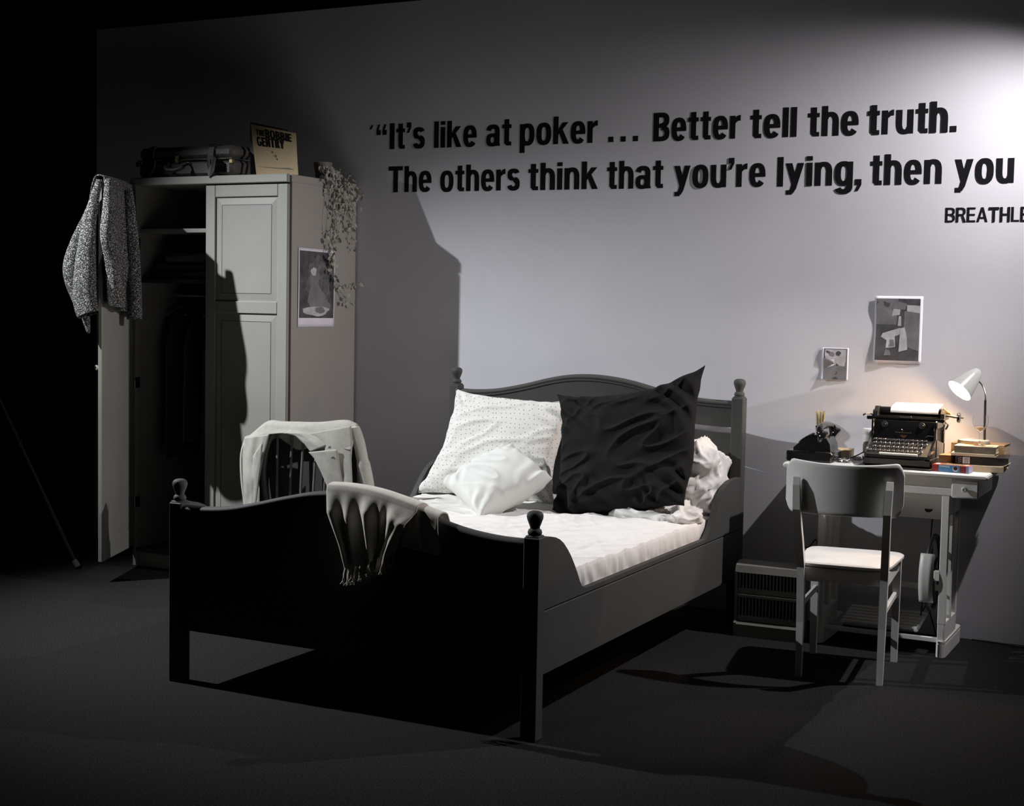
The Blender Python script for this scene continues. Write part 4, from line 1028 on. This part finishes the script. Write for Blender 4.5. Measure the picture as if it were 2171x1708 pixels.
hs = MB().tube(smooth_path([(-1.628, -0.420, 0.915), (-1.640, -0.405, 0.938), (-1.643, -0.36, 0.947), (-1.643, -0.305, 0.950), (-1.643, -0.25, 0.947), (-1.640, -0.205, 0.938), (-1.628, -0.19, 0.915)], 5), [.020]*3+[.0165]*25+[.020]*3, 14).build('handset', BAKE, ph, smooth=True)
for yy in (-0.418, -0.192):
    MB().lathe([(0, 0), (0.020, 0), (0.030, .012), (0.031, .020), (0.026, .026), (0, .028)], 22, (-1.636, yy, 0.916), roty(2.2)).build('ear_cap', BAKE, hs, smooth=True)
MB().tube(smooth_path([(-1.592, -0.26, 0.80), (-1.57, -0.25, 0.795), (-1.52, -0.20, 0.815), (-1.47, -0.14, 0.850), (-1.45, -0.10, 0.862)], 6), 0.003, 6).build('cord', BAKE, ph, smooth=True)

# ---- small things on the desk
STRAW = mat('pale_bristle', (0.55,0.47,0.30), (0.38,0.31,0.17), scale=60, rough=0.8)
br = thing('bristle_brush', (-1.715, -0.12, 0.79), 'pale bristle brush standing upright behind the telephone', 'brush')
MB().lathe([(0.016, 0.791), (0.018, 0.80), (0.015, 0.86), (0.019, 0.895), (0.019, 0.905), (0, 0.905)], 16, (-1.715, -0.12, 0)).build('handle', STRAW, br, smooth=True)
random.seed(5); M_ = MB()
for k in range(70):
    a = random.uniform(0, 2*PI); rr = .017*math.sqrt(random.random()); x_, y_ = rr*math.cos(a), rr*math.sin(a)
    M_.tube([(-1.715+x_, -0.12+y_, 0.90), (-1.715+x_*1.1, -0.12+y_*1.1, 0.95), (-1.715+x_*1.35, -0.12+y_*1.3, 1.002-.012*random.random())], [.0018, .0016, .0010], 5)
M_.build('bristles', STRAW, br)
bo = thing('white_bottle', (-1.498, -0.095, 0.79), 'white cylindrical bottle half hidden behind the typewriter', 'bottle')
MB().lathe([(0.024, 0.791), (0.026, 0.80), (0.026, 0.902), (0.024, 0.905), (0, 0.905)], 20, (-1.498, -0.095, 0)).build('body', WHITE, bo, smooth=True)
MB().lathe([(0.0265, 0.905), (0.0265, 0.926), (0.025, 0.929), (0, 0.929)], 20, (-1.498, -0.095, 0)).build('cap', WHITE, bo, smooth=True)
PAGE = mat('page_edges', (0.58,0.48,0.32), (0.48,0.39,0.25), scale=60, rough=0.85)
def book(label, c, size, rz, cover, spine=None, name='book', soft=False, group=None):
    r_ = thing(name, c, label, 'book', group, rz)
    w_, d_, h_ = size; t_ = 0.0022 if not soft else 0.001
    MB().box(-w_/2+.004, w_/2-.003, -d_/2+.001, d_/2-.004, t_, h_-t_).build('pages', PAGE, r_, local=True)
    MB().box(-w_/2, w_/2, -d_/2, d_/2, 0, t_, .0005).build('cover', cover, r_, local=True)
    MB().box(-w_/2, w_/2, -d_/2, d_/2, h_-t_, h_, .0005).build('cover', cover, r_, local=True)
    MB().box(-w_/2, w_/2, -d_/2-.0012, -d_/2+.002, 0, h_, .001).build('spine', spine or cover, r_, local=True)
    return r_
TAN = mat('tan_card', (0.50,0.38,0.22), (0.43,0.32,0.18), scale=14, rough=0.75)
CRM = mat('cream_card', (0.62,0.53,0.37), (0.55,0.46,0.31), scale=14, rough=0.75)
BRN = mat('brown_cloth', (0.30,0.19,0.10), (0.24,0.15,0.08), scale=20, rough=0.8)
BLK = mat('black_cloth', (0.022,0.02,0.02), rough=0.5)
OLV = mat('olive_band', (0.14,0.12,0.09), (0.20,0.17,0.12), scale=40, rough=0.7)
book('small tan book lying behind the telephone', (-1.618, -0.115, 0.7905), (0.105, 0.13, 0.040), 0.05, TAN, CRM)
b1 = book('limp tan paperback at the bottom of the book stack, its cover curling', (-1.000, -0.205, 0.7905), (0.235, 0.27, 0.026), 0.06, TAN, PAGE, soft=True)
MB().grid(lambda u, v: (lerp(0.100, 0.140, u), lerp(-0.134, -0.06, v), 0.0262+0.020*max(0, u-.2)**1.4), 8, 3).build('curled_cover', CRM, b1, local=True, solid=0.001, smooth=True)
b2 = book('thick black book with a white spine label in the stack by the lamp', (-0.975, -0.235, 0.8175), (0.215, 0.165, 0.034), 0.10, BLK, BLK)
MB().box(-.077, -.048, -.0845, -.0835, .004, .031).build('spine_label', PAPER, b2, local=True)
for k in range(5): MB().box(-.072, -.053, -.0850, -.0845, .0075+k*.0045, .0095+k*.0045).build('label_line', mat('label_grey', (0.30,0.30,0.31), rough=.7), b2, local=True)
for k in range(6): MB().box(-.094+(k % 2)*.007, -.090+(k % 2)*.007, -.0850, -.0840, .006+k*.004, .009+k*.004).build('spine_lettering', mat('grey_lettering', (0.45,0.44,0.42), rough=.7), b2, local=True)
book('brown cloth book under the left edge of the black book', (-1.112, -0.20, 0.8175), (0.052, 0.20, 0.032), -0.10, BRN, BRN)
b5 = book('worn brown book at the back of the stack under the lamp base', (-1.005, -0.105, 0.8525), (0.225, 0.135, 0.042), -0.05, BRN, TAN)
book('thin cream paperback below the topmost book of the stack', (-1.005, -0.262, 0.8525), (0.180, 0.125, 0.012), 0.03, CRM, CRM, soft=True)
b6 = book('topmost tan book of the stack with a grey-green spine, glass on it', (-0.998, -0.258, 0.8655), (0.170, 0.115, 0.0295), 0.03, CRM, OLV)
MB().box(-.060, .010, -.030, .045, .0295, .0300).build('cover_print', mat('faded_pink_print', (0.66,0.42,0.27), rough=.8), b6, local=True)
MB().box(.022, .068, -.045, .040, .0295, .0300).build('cover_print', TAN, b6, local=True)
# wine glass
GL = bpy.data.materials.new('clear_glass'); GL.use_nodes = True
gb = GL.node_tree.nodes['Principled BSDF']; gb.inputs['Base Color'].default_value = (1, 1, 1, 1); gb.inputs['Transmission Weight'].default_value = 1.0; gb.inputs['Roughness'].default_value = 0.02; gb.inputs['IOR'].default_value = 1.12
gl = thing('wine_glass', (-0.985, -0.272, 0.8955), 'small clear wine glass standing on the book stack before the lamp', 'glass')
MB().lathe([(0, 0), (0.027, 0), (0.027, .0015), (0.006, .004), (0.0035, .010), (0.0035, .050), (0.005, .056), (0.020, .072), (0.031, .092), (0.0335, .108), (0.031, .132), (0.0300, .132), (0.0324, .108), (0.0298, .092), (0.019, .0735), (0.004, .060), (0, .059)], 28).build('glass_body', GL, gl, smooth=True, local=True)
MB().lathe([(0, .0605), (0.0040, .061), (0.0185, .0740), (0.0225, .080), (0, .080)], 24).build('wine', mat('pale_wine', (0.75,0.60,0.38), rough=0.1), gl, smooth=True, local=True)
# sweets box
bxr = thing('sweets_box', (-1.072, -0.399, 0.7905), 'small red and blue sweets box lying at the front of the desk', 'box', rz=math.radians(-4))
RED = mat('red_card', (0.30,0.035,0.03), (0.24,0.03,0.03), scale=20, rough=0.4); BLU = mat('blue_card', (0.10,0.28,0.50), (0.07,0.20,0.40), scale=25, rough=0.4); CHO = mat('chocolate_print', (0.045,0.02,0.018), rough=0.4)
MB().box(-.076, .076, -.036, .036, 0, .030, .001).build('carton', RED, bxr, local=True)
MB().box(-.048, .040, -.0368, -.0362, .001, .0295).build('front_print', BLU, bxr, local=True)
MB().box(-.040, .052, -.030, .030, .0300, .0306).build('lid_print', CHO, bxr, local=True)
MB().box(.066, .0768, -.0368, .032, .001, .029).build('end_print', mat('lilac_card', (0.33,0.36,0.60), rough=.4), bxr, local=True)
wp = mat('white_print', (0.75,0.74,0.72), rough=.4)
for k in range(7): MB().obox((-.042+k*.0062, -.0372, .0245-.0004*k), (.0045, .0006, .0055), roty(.1*(k % 3-1))).build('print_mark', wp, bxr, local=True)
MB().lathe([(0, 0), (.012, 0), (.012, .0006), (0, .0006)], 16, (.022, -.0368, .016), rotx(PI/2)).build('print_mark', wp, bxr, local=True)
MB().lathe([(0, 0), (.009, 0), (.009, .0006), (0, .0006)], 16, (.022, -.0375, .018), rotx(PI/2)).build('print_mark', CHO, bxr, local=True)
for k in range(9): MB().obox((-.030+k*.008, -.012, .0310), (.005, .004, .0006)).build('print_mark', wp, bxr, local=True)
MB().obox((-.058, -.005, .0306), (.016, .03, .0006), rotz(.4)).build('print_mark', wp, bxr, local=True)
MB().obox((.060, -.002, .0306), (.010, .03, .0006), rotz(-.4)).build('print_mark', wp, bxr, local=True)
# crumpled foil and paper scraps
random.seed(9)
FOIL = mat('silver_foil', (0.6,0.6,0.6), rough=0.25, metal=1.0)
def crumple(c, r, seed, mt, name, label, cat):
    def f(u, v):
        a, b = u*2*PI, (v-.5)*PI
        k = r*(0.7+0.5*nz(math.cos(a)*2+seed, math.sin(a)*2, math.sin(b)*2)+0.3*ridge(a*2, b*3, seed))
        return (c[0]+k*math.cos(b)*math.cos(a)*1.6, c[1]+k*math.cos(b)*math.sin(a), c[2]+max(0, r*.4+k*math.sin(b)*.6))
    o = MB().grid(f, 24, 14, closed_u=True).build(name, mt, smooth=False, origin=c)
    tag(o, label, cat)
crumple((-1.555, -0.305, 0.7905), 0.020, 2.0, FOIL, 'foil_wrapper', 'crumpled silver foil on the desk beside the telephone', 'wrapper')
crumple((-1.530, -0.165, 0.7905), 0.014, 5.0, PAPER, 'paper_scrap', 'small crumpled white paper between telephone and typewriter', 'paper')

# ---- desk lamp
LAMPW = mat('white_lamp_enamel', (0.36,0.365,0.345), rough=0.22, coat=0.3)
lm = thing('desk_lamp', (-1.026, -0.165, 0.8955), 'white gooseneck desk lamp switched on, standing on the book stack', 'lamp')
MB().lathe([(0, .8958), (0.066, .8958), (0.068, .899), (0.067, .910), (0.063, .913), (0, .913)], 36, (-1.026, -0.165, 0)).build('base', LAMPW, lm, smooth=True)
MB().tube([(-0.982, -0.165, 0.912), (-0.985, -0.165, 1.085)], 0.0052, 12).build('stem', IRON, lm, smooth=True)
MB().tube(smooth_path([(-0.985, -0.165, 1.083), (-0.988, -0.166, 1.115), (-1.000, -0.170, 1.148), (-1.018, -0.176, 1.168), (-1.036, -0.182, 1.178)], 6), 0.0042, 10).build('gooseneck', CHROME, lm, smooth=True)
ax = Vector((-0.52, -0.50, -0.69)).normalized()      # direction the shade opens
tip = Vector((-1.020, -0.150, 1.212))
Rl = ax.to_track_quat('Z', 'Y').to_matrix()
prof = [(0.0, 0.0), (0.014, 0.001), (0.021, 0.008), (0.028, 0.022), (0.038, 0.050), (0.048, 0.085), (0.0585, 0.128), (0.0570, 0.128), (0.0465, 0.085), (0.0365, 0.050), (0.0265, 0.023), (0.019, 0.010), (0.0, 0.008)]
MB().lathe(prof, 36, tip, Rl).build('shade', LAMPW, lm, smooth=True)
EM = bpy.data.materials.new('lit_bulb'); EM.use_nodes = True
eb = EM.node_tree.nodes['Principled BSDF']; eb.inputs['Emission Color'].default_value = (1.0, 0.66, 0.36, 1); eb.inputs['Emission Strength'].default_value = 420; eb.inputs['Base Color'].default_value = (1, .9, .8, 1)
MB().lathe([(0.0, 0.040), (0.011, 0.044), (0.014, 0.070), (0.024, 0.088), (0.029, 0.108), (0.026, 0.126), (0.015, 0.138), (0, 0.142)], 20, tip, Rl).build('bulb', EM, lm, smooth=True)

# ---- prints on the wall
def wall_fn(x0, x1, z0, z1, curl, ph, sh=0.0):
    def f(a, b, k):
        lift = 0.0015+curl*((1-a)**3*(0.55+0.45*math.sin(b*8+ph))+0.45*(1-b)**4*(0.6+0.4*math.sin(a*11+ph)))
        return (lerp(x0, x1, a)+sh*b, -lift-k, lerp(z0, z1, b))
    return f
poster(wall_fn(-1.510, -1.296, 1.224, 1.530, 0.0085, 0.6), 'wall_print', 'larger art print on the wall, pale angular shapes on dark ground', (0.035, 0.945, 0.045, 0.962),
       [(INKM, [(0, .58), (.46, .58), (.50, 1), (0, 1)]), (INKM, [(.64, .24), (1, .16), (1, .80), (.64, .80)]), (INKL, [(.70, .80), (1, .77), (1, .89), (.70, .90)]),
        (INKL, [(.12, .38), (.16, .44), (.56, .53), (.60, .44), (.24, .33)]), (INKL, [(.36, .72), (.54, .74), (.56, .88), (.40, .86)]), (INKL, [(.50, .56), (.58, .56), (.57, .72), (.52, .72)]), (INKM, [(.34, .84), (.66, .82), (.70, .92), (.44, .97)]),
        (INKL, [(.24, .20), (.46, .22), (.44, .40), (.27, .42)]), (INKM, [(.30, .22), (.44, .23), (.42, .34), (.33, .34)]), (INKL, [(.54, .14), (.74, .18), (.72, .38), (.66, .54), (.56, .52)]), (INKM, [(.20, .08), (.36, .08), (.34, .16), (.24, .18)])], (-1.403, 0, 1.224))
poster(wall_fn(-1.748, -1.624, 1.137, 1.287, 0.009, 2.0), 'wall_print', 'smaller pale grey art print on the wall, lower left of the larger one', (0.08, 0.95, 0.02, 0.98),
       [(INKM, [(0, 0), (1, 0), (1, 1), (0, 1)]), (INKL, [(0.05, .4), (.95, .4), (.95, .97), (.05, .97)]), (INK, [(.50, .15), (.85, .15), (.85, .62), (.55, .70)]), (PPR, [(.18, .35), (.48, .35), (.45, .66), (.22, .66)]), (INK, ell(.62, .84, .12, .08)), (INKM, ell(.33, .80, .12, .09))], (-1.686, 0, 1.137))

# ---- grey two-tier heater under the left of the desk
HEAT = mat('grey_heater_paint', (0.20,0.20,0.175), (0.17,0.17,0.15), scale=6, rough=0.5)
ht = thing('electric_heater', (-1.83, -0.42, 0), 'grey two-tier heater with slotted vents on the floor beside the bed', 'heater', rz=math.radians(2))
def hb_(M_, n, mt=HEAT, par=ht, **k): return M_.build(n, mt, par, local=True, **k)
prof_h = [(-.075, 0), (-.078, .06), (-.070, .07), (-.072, .29), (-.060, .318), (-.02, .332), (.03, .332), (.06, .318), (.070, .29), (.070, 0)]
hb_(MB().prism(prof_h, 0, -.150, -.138).prism(prof_h, 0, .138, .150), 'end_panel')
hb_(MB().prism([(-.075, 0), (-.078, .055), (-.070, .066), (.06, .066), (.06, 0)], 0, -.138, .138), 'plinth')
hb_(MB().box(-.138, .138, .05, .064, .066, .30), 'back_panel')
hb_(MB().prism([(-.072, .288), (-.060, .318), (-.02, .332), (.03, .332), (.06, .318), (.06, .30), (-.02, .312), (-.05, .296), (-.058, .286)], 0, -.138, .138), 'top_panel', smooth=True)
hb_(MB().box(-.138, .138, -.072, -.055, .176, .192, .003), 'middle_bar')
hb_(MB().box(-.138, .138, -.030, -.020, .066, .30), 'reflector', STRAP)
for zz0, zz1 in ((.072, .174), (.196, .286)):
    for k in range(18):
        x_ = -.130+k*.0153
        hb_(MB().box(x_-.0022, x_+.0022, -.066, -.035, zz0+.02, zz1, .0008), 'vent_slat')
    hb_(MB().box(-.138, .138, -.068, -.034, zz0-.004, zz0+.022, .004), 'vent_sill')

# ---- cables
def cable(pts, label, r=0.003):
    o = MB().tube(smooth_path(pts, 8), r, 7).build('power_cable', STRAP, smooth=True, origin=tuple(pts[0]))
    tag(o, label, 'cable')
cable([(-1.79, -0.06, 0.76), (-1.80, -0.05, 0.60), (-1.815, -0.05, 0.45), (-1.80, -0.06, 0.37), (-1.76, -0.08, 0.36), (-1.72, -0.10, 0.40), (-1.70, -0.12, 0.30), (-1.69, -0.15, 0.02), (-1.60, -0.14, 0.006)], 'black cable hanging at the left end of the desk')
cable([(-1.20, -0.10, 0.56), (-1.205, -0.12, 0.40), (-1.21, -0.20, 0.20), (-1.22, -0.24, 0.08), (-1.30, -0.16, 0.012), (-1.45, -0.12, 0.006), (-1.55, -0.08, 0.006)], 'black cable hanging straight down beside the treadle wheel')
cable([(-1.165, -0.08, 0.006), (-1.18, -0.14, 0.10), (-1.20, -0.16, 0.16), (-1.23, -0.17, 0.10), (-1.25, -0.16, 0.02), (-1.20, -0.12, 0.006), (-1.12, -0.14, 0.01)], 'looped black cable on the floor under the desk')
cable([(-1.02, -0.03, 0.006), (-0.90, -0.04, 0.006), (-0.80, -0.07, 0.006), (-0.60, -0.06, 0.006), (-0.3, -0.08, 0.006)], 'thin black cable lying along the foot of the wall')
